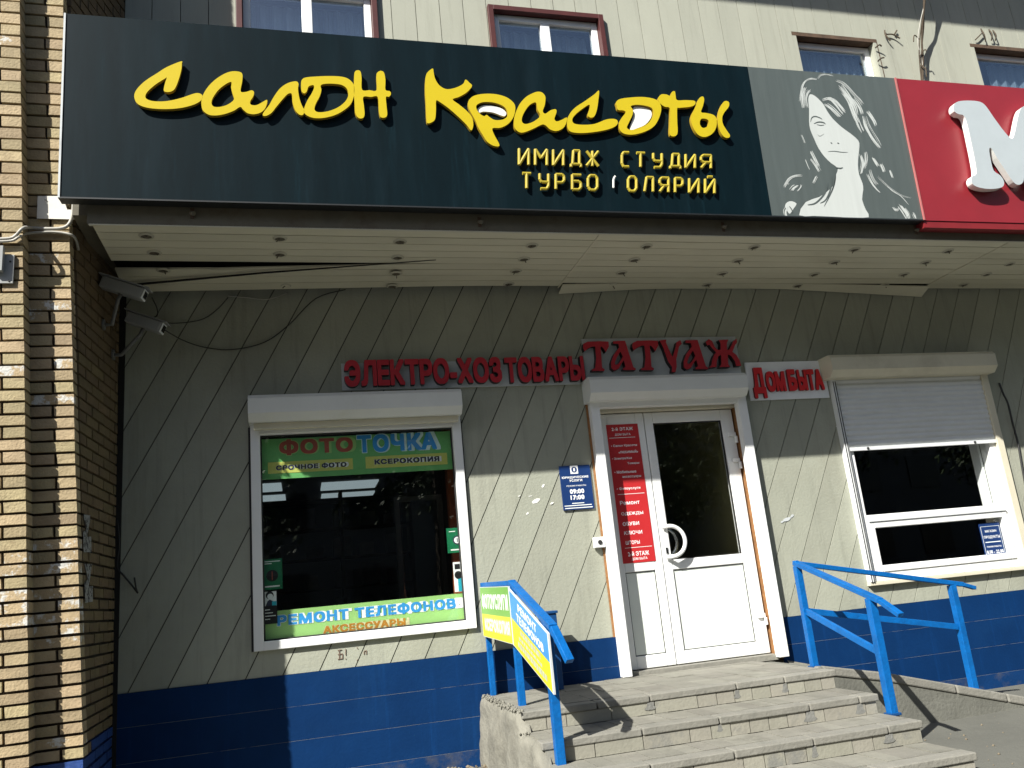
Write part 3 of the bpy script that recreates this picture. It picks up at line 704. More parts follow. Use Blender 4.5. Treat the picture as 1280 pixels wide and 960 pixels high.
YL = [
 (C2, [[(215,66),(160,88),(120,113),(75,142),(45,170),(30,195),(32,220),(50,240),(90,252),(150,256),(210,252),(260,240),(290,225),(300,210),(297,198),(280,192),(255,198),(215,212),(160,224),(110,225),(80,217),(73,203),(85,183),(115,157),(150,135),(158,131),(152,150),(146,178),(152,187),(172,187),(190,175),(205,140),(216,100),(218,75)]]),
 (C2, [[(458,115),(458,145),(452,175),(455,188),(475,187),(495,181),(505,188),(502,205),(490,225),(493,238),(515,240),(540,227),(556,219),(557,232),(548,255),(530,270),(505,276),(480,272),(462,258),(450,247),(425,262),(390,275),(355,281),(325,278),(303,262),(296,240),(298,212),(313,180),(340,148),(375,122),(410,107),(440,106)],
       [(415,148),(395,155),(365,178),(342,210),(336,232),(345,246),(370,247),(400,238),(425,218),(420,195),(414,170)]]),
 (C2, [[(540,275),(548,262),(565,240),(585,205),(610,172),(640,152),(672,145),(682,155),(680,175),(685,210),(695,240),(705,260),(700,278),(685,277),(668,258),(658,225),(655,195),(640,195),(620,215),(595,245),(575,270),(555,282),(542,282)]]),
 (C2, [[(695,140),(710,130),(750,126),(800,124),(850,126),(880,135),(900,155),(905,180),(902,205),(890,235),(865,258),(830,278),(785,290),(745,291),(718,282),(704,268),(706,248),(718,220),(735,192),(744,170),(740,160),(722,166),(715,185),(704,193),(694,182),(692,158)],
       [(771,160),(800,154),(850,158),(875,175),(880,200),(868,225),(840,248),(800,264),(762,268),(746,258),(750,236),(766,205),(773,180)]]),
 (C2, [[(905,110),(915,101),(928,105),(933,130),(935,178),(965,180),(992,180),(992,130),(994,112),(1008,103),(1022,110),(1028,140),(1028,178),(1045,184),(1050,195),(1042,206),(1030,207),(1032,240),(1035,278),(1025,289),(1008,286),(1002,260),(997,207),(970,207),(940,207),(942,240),(945,275),(938,291),(920,290),(908,270),(905,230),(902,180),(903,140)]]),
 (C3, [[(40,78),(62,60),(66,75),(72,100),(88,125),(115,140),(150,135),(180,120),(190,103),(205,115),(215,128),(195,152),(165,170),(140,180),(165,200),(195,225),(215,250),(220,280),(212,300),(195,280),(165,250),(125,215),(90,190),(76,185),(75,220),(72,255),(60,268),(42,272),(38,250),(36,200),(33,150),(34,105)]]),
 (C3, [[(205,180),(225,165),(265,158),(310,160),(350,172),(378,195),(383,220),(375,250),(355,275),(325,290),(295,292),(300,315),(322,358),(300,360),(275,345),(258,320),(240,290),(228,262),(205,220),(200,195)],
       [(232,215),(235,200),(260,190),(300,192),(335,205),(352,225),(352,245),(335,258),(305,260),(285,250),(272,240),(262,245),(245,235)]]),
 (C3, [[(490,155),(500,170),(498,200),(490,225),(500,235),(520,222),(540,218),(543,230),(535,255),(545,265),(565,258),(583,250),(582,268),(570,290),(545,302),(520,297),(500,280),(485,278),(450,295),(415,308),(395,305),(380,288),(378,260),(385,230),(402,195),(428,168),(460,152),(478,150)],
       [(455,192),(435,205),(415,235),(408,262),(420,275),(445,270),(470,255),(480,240),(470,220),(465,195)]]),
 (C3, [[(708,145),(706,180),(700,220),(690,245),(675,250),(665,240),(672,215),(670,200),(645,215),(620,235),(605,255),(610,272),(640,278),(690,275),(735,258),(765,255),(780,262),(778,278),(755,292),(710,303),(650,310),(605,307),(589,295),(584,270),(592,240),(615,212),(655,185),(690,160)]]),
 (C3, [[(775,190),(790,178),(830,172),(880,170),(925,178),(945,195),(950,220),(940,255),(920,285),(885,305),(840,316),(805,312),(788,295),(786,272),(797,250),(812,230),(802,222),(783,220),(777,205)],
       [(832,205),(860,200),(905,208),(920,225),(915,250),(895,275),(865,290),(835,298),(817,290),(824,270),(838,240),(840,220)]]),
 (C3, [[(938,175),(950,160),(970,160),(985,165),(992,150),(1003,148),(1006,165),(1012,182),(1045,182),(1080,185),(1080,200),(1060,208),(1020,212),(1012,215),(1012,260),(1012,315),(985,318),(984,270),(984,215),(965,208),(952,200),(942,190)]]),
 (C3, [[(1100,172),(1112,168),(1117,180),(1112,205),(1105,228),(1125,232),(1150,238),(1163,250),(1166,275),(1158,300),(1140,318),(1115,325),(1092,315),(1075,290),(1066,262),(1068,240),(1080,215),(1090,190)],
       [(1105,255),(1125,255),(1135,265),(1130,283),(1112,290),(1100,275)]]),
 (C3, [[(1200,185),(1213,190),(1212,208),(1195,230),(1187,250),(1190,275),(1205,300),(1217,318),(1212,328),(1195,325),(1180,305),(1170,275),(1171,245),(1178,215),(1190,192)]]),
]
for cf, loops in YL:
    sh2 = curve_fill([catmull(cf(lp), True, 4) for lp in loops]); mb = MB(); mb.side = 1
    put2d(mb, sh2, sgn, .008, .034); mb.build('letter', [M['yellow'], M['yellow_side']], salon)
for pts in ([(238,212),(262,198),(300,200),(335,212),(350,228),(340,240),(300,226),(262,222),(245,226)], [(845,206),(870,203),(902,210),(916,226),(912,248),(892,272),(862,286),(836,294),(832,285),(838,262),(846,238)]):
    mb = MB(); mb.side = 0; put2d(mb, curve_fill([catmull(C3(pts), True, 3)]), sgn, .001, .018); mb.build('exposed_backing', M['white_acrylic'], salon)
M['yellow_small'] = mat('yellow_tube', (.58,.46,.04), .45, .1)
# small tube letters: strokes on a 0..1 grid
ST = {'И': [[(0,1),(0,0),(1,1),(1,0)]], 'М': [[(0,0),(0,1),(.5,.45),(1,1),(1,0)]], 'Д': [[(0,-.08),(0,.1),(1,.1),(1,-.08)],[(.15,.1),(.25,1),(.85,1),(.85,.1)]],
      'Ж': [[(.5,0),(.5,1)],[(0,1),(.5,.5),(0,0)],[(1,1),(.5,.5),(1,0)]], 'С': [[(1,1),(.25,1),(0,.8),(0,.2),(.25,0),(1,0)]], 'Т': [[(0,1),(1,1)],[(.5,1),(.5,0)]],
      'У': [[(0,1),(0,.6),(.2,.45),(1,.45)],[(1,1),(1,.2),(.8,0),(.1,0)]], 'Я': [[(1,0),(1,1),(.25,1),(0,.85),(0,.6),(.25,.45),(1,.45)],[(.5,.45),(0,0)]],
      'Р': [[(0,0),(0,1),(.75,1),(1,.85),(1,.6),(.75,.45),(0,.45)]], 'Б': [[(1,1),(0,1),(0,0),(.75,0),(1,.15),(1,.42),(.75,.57),(0,.57)]], 'О': [[(.25,1),(0,.8),(0,.2),(.25,0),(.75,0),(1,.2),(1,.8),(.75,1),(.25,1)]],
      'Л': [[(0,0),(.25,1),(1,1),(1,0)]], 'Й': [[(0,1),(0,0),(1,1),(1,0)],[(.25,1.18),(.75,1.18)]]}
L1 = [('И',400,437),('М',463,508),('И',533,572),('Д',602,640),('Ж',662,708),('С',800,826),('Т',857,888),('У',922,955),('Д',988,1027),('И',1048,1084),('Я',1108,1146)]
L2 = [('Т',413,445),('У',480,514),('Р',543,575),('Б',607,640),('О',668,704),('c',767,790),('О',824,856),('Л',888,921),('Я',947,981),('Р',1007,1036),('И',1062,1098),('Й',1124,1160)]
def lin(x, a, b): return a + (b-a)*(x-400)/(1150-400)
for row, (t0, t1, b0, b1) in ((L1, (368, 394, 430, 444)), (L2, (463, 487, 521, 541))):
    for ch, xa, xb in row:
        mb = MB()
        for st in ST['С' if ch == 'c' else ch]:
            if ch == 'c': st = [(.3,1),(.12,.9),(0,.75),(0,.2)]
            P = []
            for a, b in st:
                x = xa+(xb-xa)*a; t = lin(x, t0, t1); bt = lin(x, b0, b1); u, v = C3([(x, bt+(t-bt)*b)])[0]
                P.append(sgn(u, v, .020))
            for p, q in zip(P, P[1:]):
                mb.tube([p, q], .0115 if ch != 'c' else .008, 8)
        mb.build('letter', M['yellow_small'] if ch != 'c' else M['white_acrylic'], salon, 0, False)

# portrait sign
ptr = cabinet('portrait_sign', SX1, SX2-.004, M['grey_sign'], M['sign_edge'], 'square grey sign panel printed with a long haired woman portrait', 'sign', (1.43, -1.16, SZ0))
CP = crop2px(4.8, 980, 85)
def pprint(nm, pts, d, matl, smooth=2): poly_print(nm, catmull(CP(pts), True, smooth), sgn, d, matl, ptr)
pprint('portrait_print', [(155,158),(185,168),(215,195),(238,222),(258,258),(292,305),(345,355),(400,395),(445,435),(452,470),(447,520),(443,580),(450,640),(470,690),(475,730),(468,790),(490,850),(508,896),(400,898),(300,893),(180,888),(90,884),(130,805),(210,775),(260,740),(300,700),(312,640),(322,602),(280,570),(240,530),(205,480),(180,425),(157,370),(150,320),(150,250),(145,190)], .0015, M['grey_white'])
def strand(pts, w0, d=.0015, matl=None, nm='hair_strand'):
    c = catmull(pts, False, 4); L, R_ = [], []
    for i, p in enumerate(c):
        a = Vector(c[max(i-1,0)]); b = Vector(c[min(i+1,len(c)-1)]); t = (b-a); nn = Vector((-t.y, t.x)).normalized(); wd = w0*math.sin(math.pi*(i+.4)/(len(c)-.2))**.6
        L.append((p[0]+nn.x*wd, p[1]+nn.y*wd)); R_.append((p[0]-nn.x*wd, p[1]-nn.y*wd))
    mb = MB()
    for i in range(len(c)-1): 
        q = CP([L[i], L[i+1], R_[i+1], R_[i]]); mb.face([sgn(a, b, d) for a, b in q])
    mb.build(nm, matl or M['grey_white'], ptr)
WS = [([(97,200),(103,150),(112,105),(130,78),(160,65),(196,70)],4),([(118,240),(110,190),(115,140),(128,118)],6),([(135,235),(126,190),(135,150),(150,135)],6),([(202,68),(215,48),(248,40),(292,50)],3.5),
 ([(315,75),(350,90),(385,120),(420,160),(450,190),(473,220)],4),([(335,110),(365,150),(395,195),(420,240),(432,290)],9),([(350,150),(385,200),(410,260),(425,300),(440,330)],7),([(240,195),(280,185),(320,220),(350,260),(365,275)],8),
 ([(250,215),(285,240),(315,270),(335,290)],7),([(262,190),(300,195),(340,235),(362,262)],6),([(415,180),(440,215),(460,250),(468,275)],5),([(430,295),(445,330),(460,365),(470,385)],6),([(425,310),(440,345),(455,375)],3.5),
 ([(500,262),(520,290),(540,320),(550,348)],5),([(478,300),(490,350),(515,400),(545,445),(575,480)],4.5),([(490,290),(505,335),(530,380),(560,430),(580,470)],3.5),([(470,290),(480,340),(500,385),(520,415)],4),
 ([(460,520),(472,560),(468,600),(462,630)],7),([(490,510),(496,545),(490,580),(480,610)],6),([(500,640),(520,680),(545,720),(570,745)],5),([(515,610),(530,660),(560,700)],4),([(535,540),(550,565),(565,590)],5),
 ([(580,575),(592,600),(600,622)],5),([(635,615),(645,640),(652,660)],4),([(560,650),(600,690),(640,725),(700,765),(760,780)],2.5),([(610,700),(650,740),(700,770),(745,820)],2),
 ([(695,825),(715,850),(735,880),(745,908)],8),([(655,840),(675,855),(685,845)],4),([(770,870),(780,890),(788,908)],5),([(720,840),(742,870),(752,900)],4),
 ([(105,400),(118,430),(125,450)],3),([(160,500),(175,530),(190,560),(205,590)],5),([(165,550),(195,590),(215,625)],5),([(125,550),(140,590),(150,610)],3),([(175,690),(190,660),(195,650)],4),([(30,700),(10,690),(5,715)],3),
 ([(0,715),(25,670),(60,650),(105,645)],4.5),([(42,735),(60,715),(75,710)],7),([(75,740),(95,720),(100,700)],3.5),([(12,890),(5,860),(20,835)],6)]
rs_ = random.Random(3)
for pts, wd in WS:
    for q in range(3 if wd < 4 else 7):
        ox_, oy_ = rs_.uniform(-wd, wd)*1.7, rs_.uniform(-wd, wd)*1.2
        strand([(x+ox_+rs_.uniform(-1.5,1.5), min(y+oy_+rs_.uniform(-1.5,1.5), 905)) for x, y in pts], max(.9, wd*rs_.uniform(.16,.42)), .0015+.00012*q)
pprint('portrait_print', [(20,805),(48,800),(75,815),(60,840),(40,870),(28,872),(5,830)], .0015, M['grey_white'])
DS = [([(158,325),(165,300),(185,291),(215,300),(228,310)],3.0),([(178,335),(205,325),(235,328),(248,338)],3.5),([(195,340),(220,345),(240,342)],2),([(262,502),(300,500),(345,506),(382,506)],1.8),([(278,448),(288,454)],3),([(318,450),(330,454)],3),([(310,598),(335,603),(352,598)],4),
 ([(300,610),(305,670),(285,740),(240,830)],4),([(285,650),(280,720),(250,790),(215,812)],4),([(262,690),(245,750),(190,810),(140,822)],5),([(310,640),(300,700),(275,760)],3),([(30,830),(45,850),(50,870)],3),([(200,400),(215,410),(240,395)],1.0)]
for pts, wd in DS: strand(pts, wd, .003, M['grey_sign'], 'print_line')

# red sign
rsg = cabinet('red_sign', SX2, SX3, M['red_sign'], M['red_edge'], 'red fascia sign with a big white letter M', 'sign', (4.6, -1.16, SZ0))
mb = MB(); mb.hexa([(SX2-.003,ys(SZ0)-.012,SZ0),(SX2+.009,ys(SZ0)-.012,SZ0),(SX2+.009,ys(SZ0)-.0005,SZ0),(SX2-.003,ys(SZ0)-.0005,SZ0),(SX2-.003,ys(SZ1)-.012,SZ1),(SX2+.009,ys(SZ1)-.012,SZ1),(SX2+.009,ys(SZ1)-.0005,SZ1),(SX2-.003,ys(SZ1)-.0005,SZ1)]); mb.build('edge_profile', M['pink_trim'], rsg)
mb = MB(); mb.box(SX2, SX3, -1.20, -1.105, SZ0-.06, SZ0-.001); mb.build('lower_edge', M['red_edge'], rsg)
CM = crop2px(655/150, 1130, 80)
MP = [(235,262),(245,240),(275,229),(330,227),(380,234),(412,258),(455,320),(515,400),(552,432),(568,395),(580,335),(592,288),(608,262),(640,250),(700,248),(752,256),(775,280),(765,305),(742,312),(752,400),(775,520),(795,600),(830,632),(845,670),(825,705),(765,716),(700,708),(668,690),(645,665),(655,635),(678,622),(672,575),(648,505),(636,500),(628,560),(618,640),(608,672),(585,682),(560,668),(520,610),(470,535),(440,485),(428,492),(436,545),(452,605),(488,632),(508,665),(498,695),(440,705),(385,700),(345,685),(330,658),(338,635),(358,622),(352,560),(330,450),(308,350),(290,308),(262,300),(240,285)]
sh2 = curve_fill([catmull(CM(MP), True, 3)]); mb = MB(); mb.side = 1; put2d(mb, sh2, sgn, .02, .075); mb.build('letter', [mat('letter_white', (.44,.49,.51), .4, .03), M['white_acrylic']], rsg)
CF = mat('letter_cream_edge', (.80,.76,.68), .4)
# flood lamps on the fascia below the signs
for k, (u, v) in enumerate(((240,266),(600,277),(905,283),(1146,287))):
    p = at(u, v, 'y', -1.13); r = empty('spot_lamp', (p.x, -1.115, p.z+.03), ['small spot lamp under the left end of the black salon sign', 'small spot lamp under the middle of the black salon sign', 'small spot lamp under the right end of the black salon sign', 'small spot lamp under the corner between portrait and red signs'][k], 'lamp', 'spot lamps below the fascia signs')
    mb = MB(); mb.box(p.x-.012, p.x+.012, -1.118, -1.113, p.z-.035, p.z+.04); mb.build('bracket', M['rust'], r)
    mb = MB(); mb.tube([(p.x-.012, -1.119, p.z+.004), (p.x+.0, -1.130, p.z-.002), (p.x+.012, -1.142, p.z-.010)], .02, 8, True, [.010, .015, .016]); mb.build('lamp_head', M['fascia'], r)

# ------------------------------------------------------------------ red lettered signs on the wall
W0 = wall_map(0)
def plate_sign(name, rect, tilt, plate, label, holes=True):
    x0, x1, z0, z1 = rect; r = empty(name, ((x0+x1)/2, 0, z0), label, 'sign')
    mb = MB(); mb.hexa([(x0,-.018,z0),(x1,-.018,z0+tilt),(x1,-.004,z0+tilt),(x0,-.004,z0),(x0,-.018,z1),(x1,-.018,z1+tilt),(x1,-.004,z1+tilt),(x0,-.004,z1)]); mb.build('backing_plate', plate, r)
    return r
s1 = plate_sign('lettered_sign', (-2.553, -.575, 2.335, 2.556), -.006, M['plate_grey'], 'long grey plate with red letters for electrical and household goods')
text_letters('ЭЛЕКТРО-ХОЗ', (-2.535, -1.265, 2.352, 2.565), W0, .022, .072, [M['red_letter'], M['black_side']], s1, .045, .03)
text_letters('ТОВАРЫ', (-1.235, -.545, 2.345, 2.560), W0, .022, .072, [M['red_letter'], M['black_side']], s1, .045, .03)
s2 = plate_sign('lettered_sign', (-.520, .955, 2.352, 2.728), .0, M['plate_grey'], 'grey plate with ornate red tattoo lettering over the door')
def wpx(u, v, y): p = at(u, v, 'y', y); return (p.x, p.z)
CT = lambda pts: [wpx(700+x/3.765, 400+y/3.765, -.07) for x, y in pts]
Tt = [(110,112),(130,102),(190,100),(228,102),(230,125),(215,152),(205,135),(195,125),(190,125),(195,180),(198,225),(210,232),(208,240),(150,240),(150,232),(165,228),(170,180),(165,125),(150,125),(130,135),(115,148),(108,130)]
Aa = [[(290,98),(306,98),(330,175),(345,222),(357,229),(355,236),(296,236),(297,228),(308,222),(300,190),(288,207),(275,230),(255,238),(241,227),(240,200),(252,165),(278,130),(274,113),(250,112),(250,100)], [(284,148),(266,178),(257,203),(262,212),(274,206),(287,188),(295,172)]]
Uu = [(468,97),(500,92),(498,105),(515,145),(530,175),(543,130),(548,105),(566,94),(573,112),(560,125),(547,185),(549,220),(543,246),(525,246),(527,222),(508,195),(486,132),(475,110)]
Zz = [(685,104),(700,90),(716,100),(727,125),(740,140),(755,141),(755,110),(745,95),(792,92),(785,108),(785,140),(796,140),(806,120),(815,100),(830,88),(833,105),(824,118),(815,140),(811,150),(830,165),(845,190),(853,216),(828,217),(823,195),(805,170),(795,164),(789,164),(791,208),(802,221),(750,222),(759,208),(757,165),(746,170),(738,195),(736,221),(700,225),(712,212),(715,190),(724,165),(733,152),(714,132),(702,116),(692,120)]
sh_ = lambda pts, dx, dy=0: [(x+dx, y+dy) for x, y in pts]
for loops in ([Tt], Aa, [sh_(Tt, 232, -4)], [Uu], [sh_(q, 341, -4) for q in Aa], [Zz]):
    mb = MB(); mb.side = 1; put2d(mb, curve_fill([CT(q) for q in loops]), W0, .022, .072); mb.build('letter', [M['red_letter'], M['black_side']], s2)
s3 = plate_sign('lettered_sign', (1.005, 1.812, 2.128, 2.480), .0, M['plate_white'], 'white plate with bright red household services lettering right of the door')
text_letters('Д', (1.04, 1.165, 2.185, 2.425), W0, .0182, .040, [M['red_letter2'], M['red_side2']], s3, .06, .0)
text_letters('ОМ', (1.178, 1.372, 2.200, 2.385), W0, .0182, .040, [M['red_letter2'], M['red_side2']], s3, .06, .02)
text_letters('Б', (1.400, 1.490, 2.200, 2.400), W0, .0182, .040, [M['red_letter2'], M['red_side2']], s3, .06, .0)
text_letters('ЫТА', (1.502, 1.765, 2.200, 2.395), W0, .0182, .040, [M['red_letter2'], M['red_side2']], s3, .06, .02)

# ------------------------------------------------------------------ posters and plates
def poster(name, rect, y, d, matl, label, cat='poster'):
    x0, x1, z0, z1 = rect; r = empty(name, ((x0+x1)/2, y, z0), label, cat)
    box('sheet', matl, r, x0, x1, y-d, y, z0, z1); return r
GY = .06
gt = rectpx([(324,549),(567,539),(325,598),(569,585)], 'y', GY); gb = rectpx([(330,764),(579,741),(331,802),(583,774)], 'y', GY)
gt = (WL[0]+.072, WL[1]-.072, gt[2]-.01, gt[3]); gb = (WL[0]+.072, WL[1]-.072, WL[2]+.066, gb[3]-.004)
p1 = poster('window_poster', gt, GY+.004, .003, M['poster_green'], 'green photo shop banner across the top of the display window')
mpp = wall_map(GY)
def tpx(name, txt, pts, par, matl, bold, d=.0025, y=GY, outline=None, ob=.03):
    R = rectpx(pts, 'y', y)
    if outline:
        e = .012; g0 = glyph(txt, bold); b0 = bbox(g0[0]); g1 = glyph(txt, bold+ob); b1 = bbox(g1[0])
        sx = (R[1]-R[0])/(b0[1]-b0[0]); sz = (R[3]-R[2])/(b0[3]-b0[2])
        R1 = (R[0]-(b0[0]-b1[0])*sx, R[1]+(b1[1]-b0[1])*sx, R[2]-(b0[2]-b1[2])*sz, R[3]+(b1[3]-b0[3])*sz)
        text_print('outline', txt, R1, wall_map(y), d-.001, outline, par, bold+ob)
    return text_print(name, txt, R, wall_map(y), d, matl, par, bold)
tpx('lettering', 'ФОТО', [(349,550),(441,545),(349,570),(441,565)], p1, M['ink_red'], .05, outline=M['poster_lime'])
tpx('lettering', 'ТОЧКА', [(446,545),(545,539),(447,567),(546,561)], p1, M['ink_blue'], .05, outline=M['ink_light'])
for nm, px, tp, tx in (('label_box', [(335,578),(441,573),(335,592),(441,587)], [(345,581.5),(433,577.5),(345,588),(433,584)], 'СРОЧНОЕ ФОТО'), ('label_box', [(457,571),(559,566),(457,586),(559,580)], [(468,574.5),(549,570),(468,581),(549,576.5)], 'КСЕРОКОПИЯ')):
    R = rectpx(px, 'y', GY); box(nm, M['poster_yellow'], p1, R[0], R[1], GY-.0015, GY+.0005, R[2], R[3])
    tpx('lettering', tx, tp, p1, M['ink_dark'], .05, d=.004, outline=M['ink_pale'], ob=.02)
p2 = poster('window_poster', gb, GY+.004, .003, M['poster_lime'], 'light green phone repair banner along the bottom of the display window')
tpx('lettering', 'РЕМОНТ ТЕЛЕФОНОВ', [(346,769),(569,747),(347,784),(570,760)], p2, M['ink_blue'], .05, outline=M['ink_white'])
tpx('lettering', 'АКСЕССУАРЫ', [(404,782),(507,773),(404,791),(507,783)], p2, M['ink_orange'], .05, outline=M['ink_cream'])
def sticker(px, matl, label, d=.004): 
    R = rectpx(px, 'y', GY); return poster('window_sticker', R, GY-.003-d, .002, matl, label, 'sticker'), R, GY-.005-d
stk, R, y_ = sticker([(327,700),(353,698),(328,738),(353,736)], M['sticker_green'], 'green advert sticker at the lower left of the display window')
cx, cz = (R[0]+R[1])/2, (R[2]+R[3])/2
MB().disc((cx, y_, cz-.01), (0,-1,0), .042, .001, 20).build('disc', M['ink_black'], stk)
for q in (.09, .075): box('text_line', M['ink_pale'], stk, R[0]+.02, R[0]+(.13 if q > .08 else .07), y_-.001, y_, cz+q, cz+q+.006)
box('text_line', M['ink_pale'], stk, R[0]+.02, R[1]-.02, y_-.001, y_, R[2]+.018, R[2]+.028); box('disc_mark', M['ink_red'], stk, cx-.003, cx+.003, y_-.002, y_-.001, cz-.04, cz+.02)
stk, R, y_ = sticker([(557,661),(577,659),(560,692),(578,690)], M['sticker_green'], 'green advert sticker at the right edge of the display window'); cx, cz = (R[0]+R[1])/2, (R[2]+R[3])/2
MB().disc((cx+.02, y_, cz), (0,-1,0), .035, .001, 20).build('disc', M['ink_dark'], stk); MB().disc((cx+.02, y_-.001, cz), (0,-1,0), .025, .001, 20).build('disc', M['ink_white'], stk)
box('text_line', M['ink_white'], stk, R[0]+.025, R[1]-.005, y_-.001, y_, R[2]+.018, R[2]+.028); box('text_line', M['ink_pale'], stk, R[0]+.02, R[0]+.07, y_-.001, y_, R[3]-.03, R[3]-.024); box('disc_mark', M['ink_dark'], stk, cx+.017, cx+.023, y_-.003, y_-.002, cz-.015, cz+.015)
stk, R, y_ = sticker([(328,740),(346,738),(329,781),(347,779)], M['ink_black'], 'black and white advert card with a portrait in the lower left window corner', .006)
zm = R[2]+(R[3]-R[2])*.55
box('photo', M['ink_pale'], stk, R[0]+.003, R[1]-.003, y_-.001, y_, zm, R[3]-.003)
MB().disc(((R[0]+R[1])/2, y_-.001, zm+.075), (0,-1,0), .028, .001, 14).build('head_print', M['ink_black'], stk); MB().disc(((R[0]+R[1])/2+.003, y_-.002, zm+.066), (0,-1,0), .02, .001, 14).build('head_print', M['ink_pale'], stk)
poly_print('shoulder_print', [(R[0]+.02, zm), (R[0]+.035, zm+.035), ((R[0]+R[1])/2, zm+.045), (R[1]-.025, zm+.03), (R[1]-.01, zm)], wall_map(y_), .002, M['ink_dark'], stk)
box('photo_accent', M['cyan'], stk, R[1]-.035, R[1]-.004, y_-.003, y_-.0021, zm+.001, zm+.03)
for j in range(4): box('text_line', M['ink_pale'], stk, R[0]+.008, R[0]+.05+.02*(j % 3), y_-.001, y_, zm-.03-.022*j, zm-.024-.022*j)
stk, R, y_ = sticker([(566,703),(578,702),(568,740),(579,739)], M['ink_white'], 'white and cyan advert card standing in the lower right window corner', .006)
box('photo', M['cyan'], stk, R[0]+.03, R[1]-.001, y_-.001, y_, R[2]+.002, R[2]+.14); box('photo', M['ink_black'], stk, R[0]+.012, R[1]-.02, y_-.002, y_-.001, R[2]+.17, R[3]-.015)
MB().disc(((R[0]+R[1])/2, y_-.001, R[2]+.125), (0,-1,0), .03, .001, 14).build('head_print', M['ink_black'], stk)

# red list on the door
pd = poster('door_poster', rp, DY-.001, .003, M['poster_red'], 'tall red poster with white service list on the left door leaf')
def tp(txt, cx, cy, wdt, hgt, bold=.02, y=DY-.004, par=None, matl=None, d=.0006):
    p = at(cx, cy, 'y', y); s_ = 1026/ (p-CAM).dot(FW)
    text_print('lettering', txt, (p.x-wdt/s_/2, p.x+wdt/s_/2, p.z-hgt/s_/2, p.z+hgt/s_/2), wall_map(y), d, matl or M['ink_white'], par or pd, bold)
def q1(x, y): return 740+x/9.6, 510+y/9.6
def q2(x, y): return 750+x/8.73, 600+y/8.73
for tx, (cx, cy), w_, h_ in (('2-й ЭТАЖ', q1(362,250), 27, 4.4), ('ДОМ БЫТА', q1(368,318), 20, 3.2), ('• Салон Красоты', q1(385,452), 33, 3.6), ('«ЛЮБИМЫЙ»', q1(435,522), 25, 3.8), ('• Электро/Хоз', q1(360,607), 25, 3.6), ('Товары', q1(495,662), 15, 3.2), ('• Мобильные', q1(400,765), 28, 3.6), ('аксессуары', q1(477,825), 24, 3.2),
    ('• Фотоуслуги', q2(312,92), 30, 4.2), ('Ремонт', q2(325,245), 25, 5.0), ('ОДЕЖДЫ', q2(352,365), 28, 4.6), ('ОБУВИ', q2(337,475), 21, 4.6), ('КЛЮЧИ', q2(362,572), 23, 4.6), ('ШТОРЫ', q2(357,680), 18, 4.6), ('2-й ЭТАЖ', q2(420,800), 27, 5.6), ('ДОМ БЫТА', q2(432,858), 20, 3.6)):
    tp(tx, cx, cy, w_*1.05, h_)
for (cx, cy) in (q1(362,355), q2(340,150), q2(420,732)):
    p = at(cx, cy, 'y', DY-.004); box('rule_line', M['ink_pale'], pd, p.x-.12, p.x+.12, DY-.0052, DY-.0041, p.z-.002, p.z+.002)
# blue law office plate
bp_r = rectpx([(699,583),(736.5,581),(704,638.5),(743,635)], 'y', -.01)
pb = poster('wall_plate', bp_r, -.003, .012, M['plate_blue'], 'blue enamel office plate with opening hours left of the door', 'plate')
def q3(x, y): return 690+x/8, 570+y/8
def wtp(txt, x, y, w_, h_, bold=.02, par=None): cx, cy = q3(x, y); tp(txt, cx, cy, w_/8, h_/8, bold, -.0155, par or pb, M['ink_white'])
p = at(*q3(220,137), 'y', -.0155); box('emblem', M['ink_white'], pb, p.x-.033, p.x+.033, -.0165, -.0155, p.z-.034, p.z+.034)
MB().disc((p.x, -.0166, p.z), (0,-1,0), .024, .001, 18).build('emblem', M['plate_blue'], pb); text_print('emblem', '1', (p.x-.007, p.x+.007, p.z-.013, p.z+.013), wall_map(-.0176), .0006, M['ink_white'], pb, .02)
wtp('ЮРИДИЧЕСКИЕ', 232, 213, 280, 26, .03); wtp('УСЛУГИ', 238, 244, 135, 24, .03); wtp('РЕЖИМ РАБОТЫ', 243, 296, 205, 14, .01); wtp('09:00', 250, 352, 150, 46, .045); wtp('17:00', 255, 412, 146, 46, .045)
for (x, y, w_) in ((262, 470, 120), (262, 492, 270), (270, 516, 275)):
    p = at(*q3(x, y), 'y', -.0155); box('text_line', M['ink_pale'], pb, p.x-w_/8/2/145, p.x+w_/8/2/145, -.0162, -.0155, p.z-.004, p.z+.003)
# plate in the right window
br = rectpx([(1223,655),(1248,652),(1232,697),(1258,694)], 'y', .01)
pr_ = poster('window_plate', br, .012, .006, M['plate_blue'], 'blue shop hours plate in the lower pane of the right window', 'plate')
zc = br[3]; wx = br[1]-br[0]; mx_ = (br[0]+br[1])/2
for tx, dz, h_, f_ in (('МАГАЗИН', .075, .022, .55), ('ПРОДУКТЫ', .13, .03, .78), ('РЕЖИМ РАБОТЫ', .215, .014, .7), ('8.00 - 22.00', .262, .03, .8), ('БЕЗ ПЕРЕРЫВА', .325, .013, .55), ('И ВЫХОДНЫХ', .345, .013, .55)):
    text_print('lettering', tx, (mx_-wx*f_/2, mx_+wx*f_/2, zc-dz-h_/2, zc-dz+h_/2), wall_map(.006), .0006, M['ink_white'], pr_, .02)
mb = MB(); frame(mb, br[0]+.01, br[1]-.01, br[2]+.012, br[3]-.03, .003, .0048, .0058); mb.build('border', M['ink_pale'], pr_); box('text_line', M['ink_pale'], pr_, br[0]+.03, br[1]-.03, .005, .006, zc-.178, zc-.17)
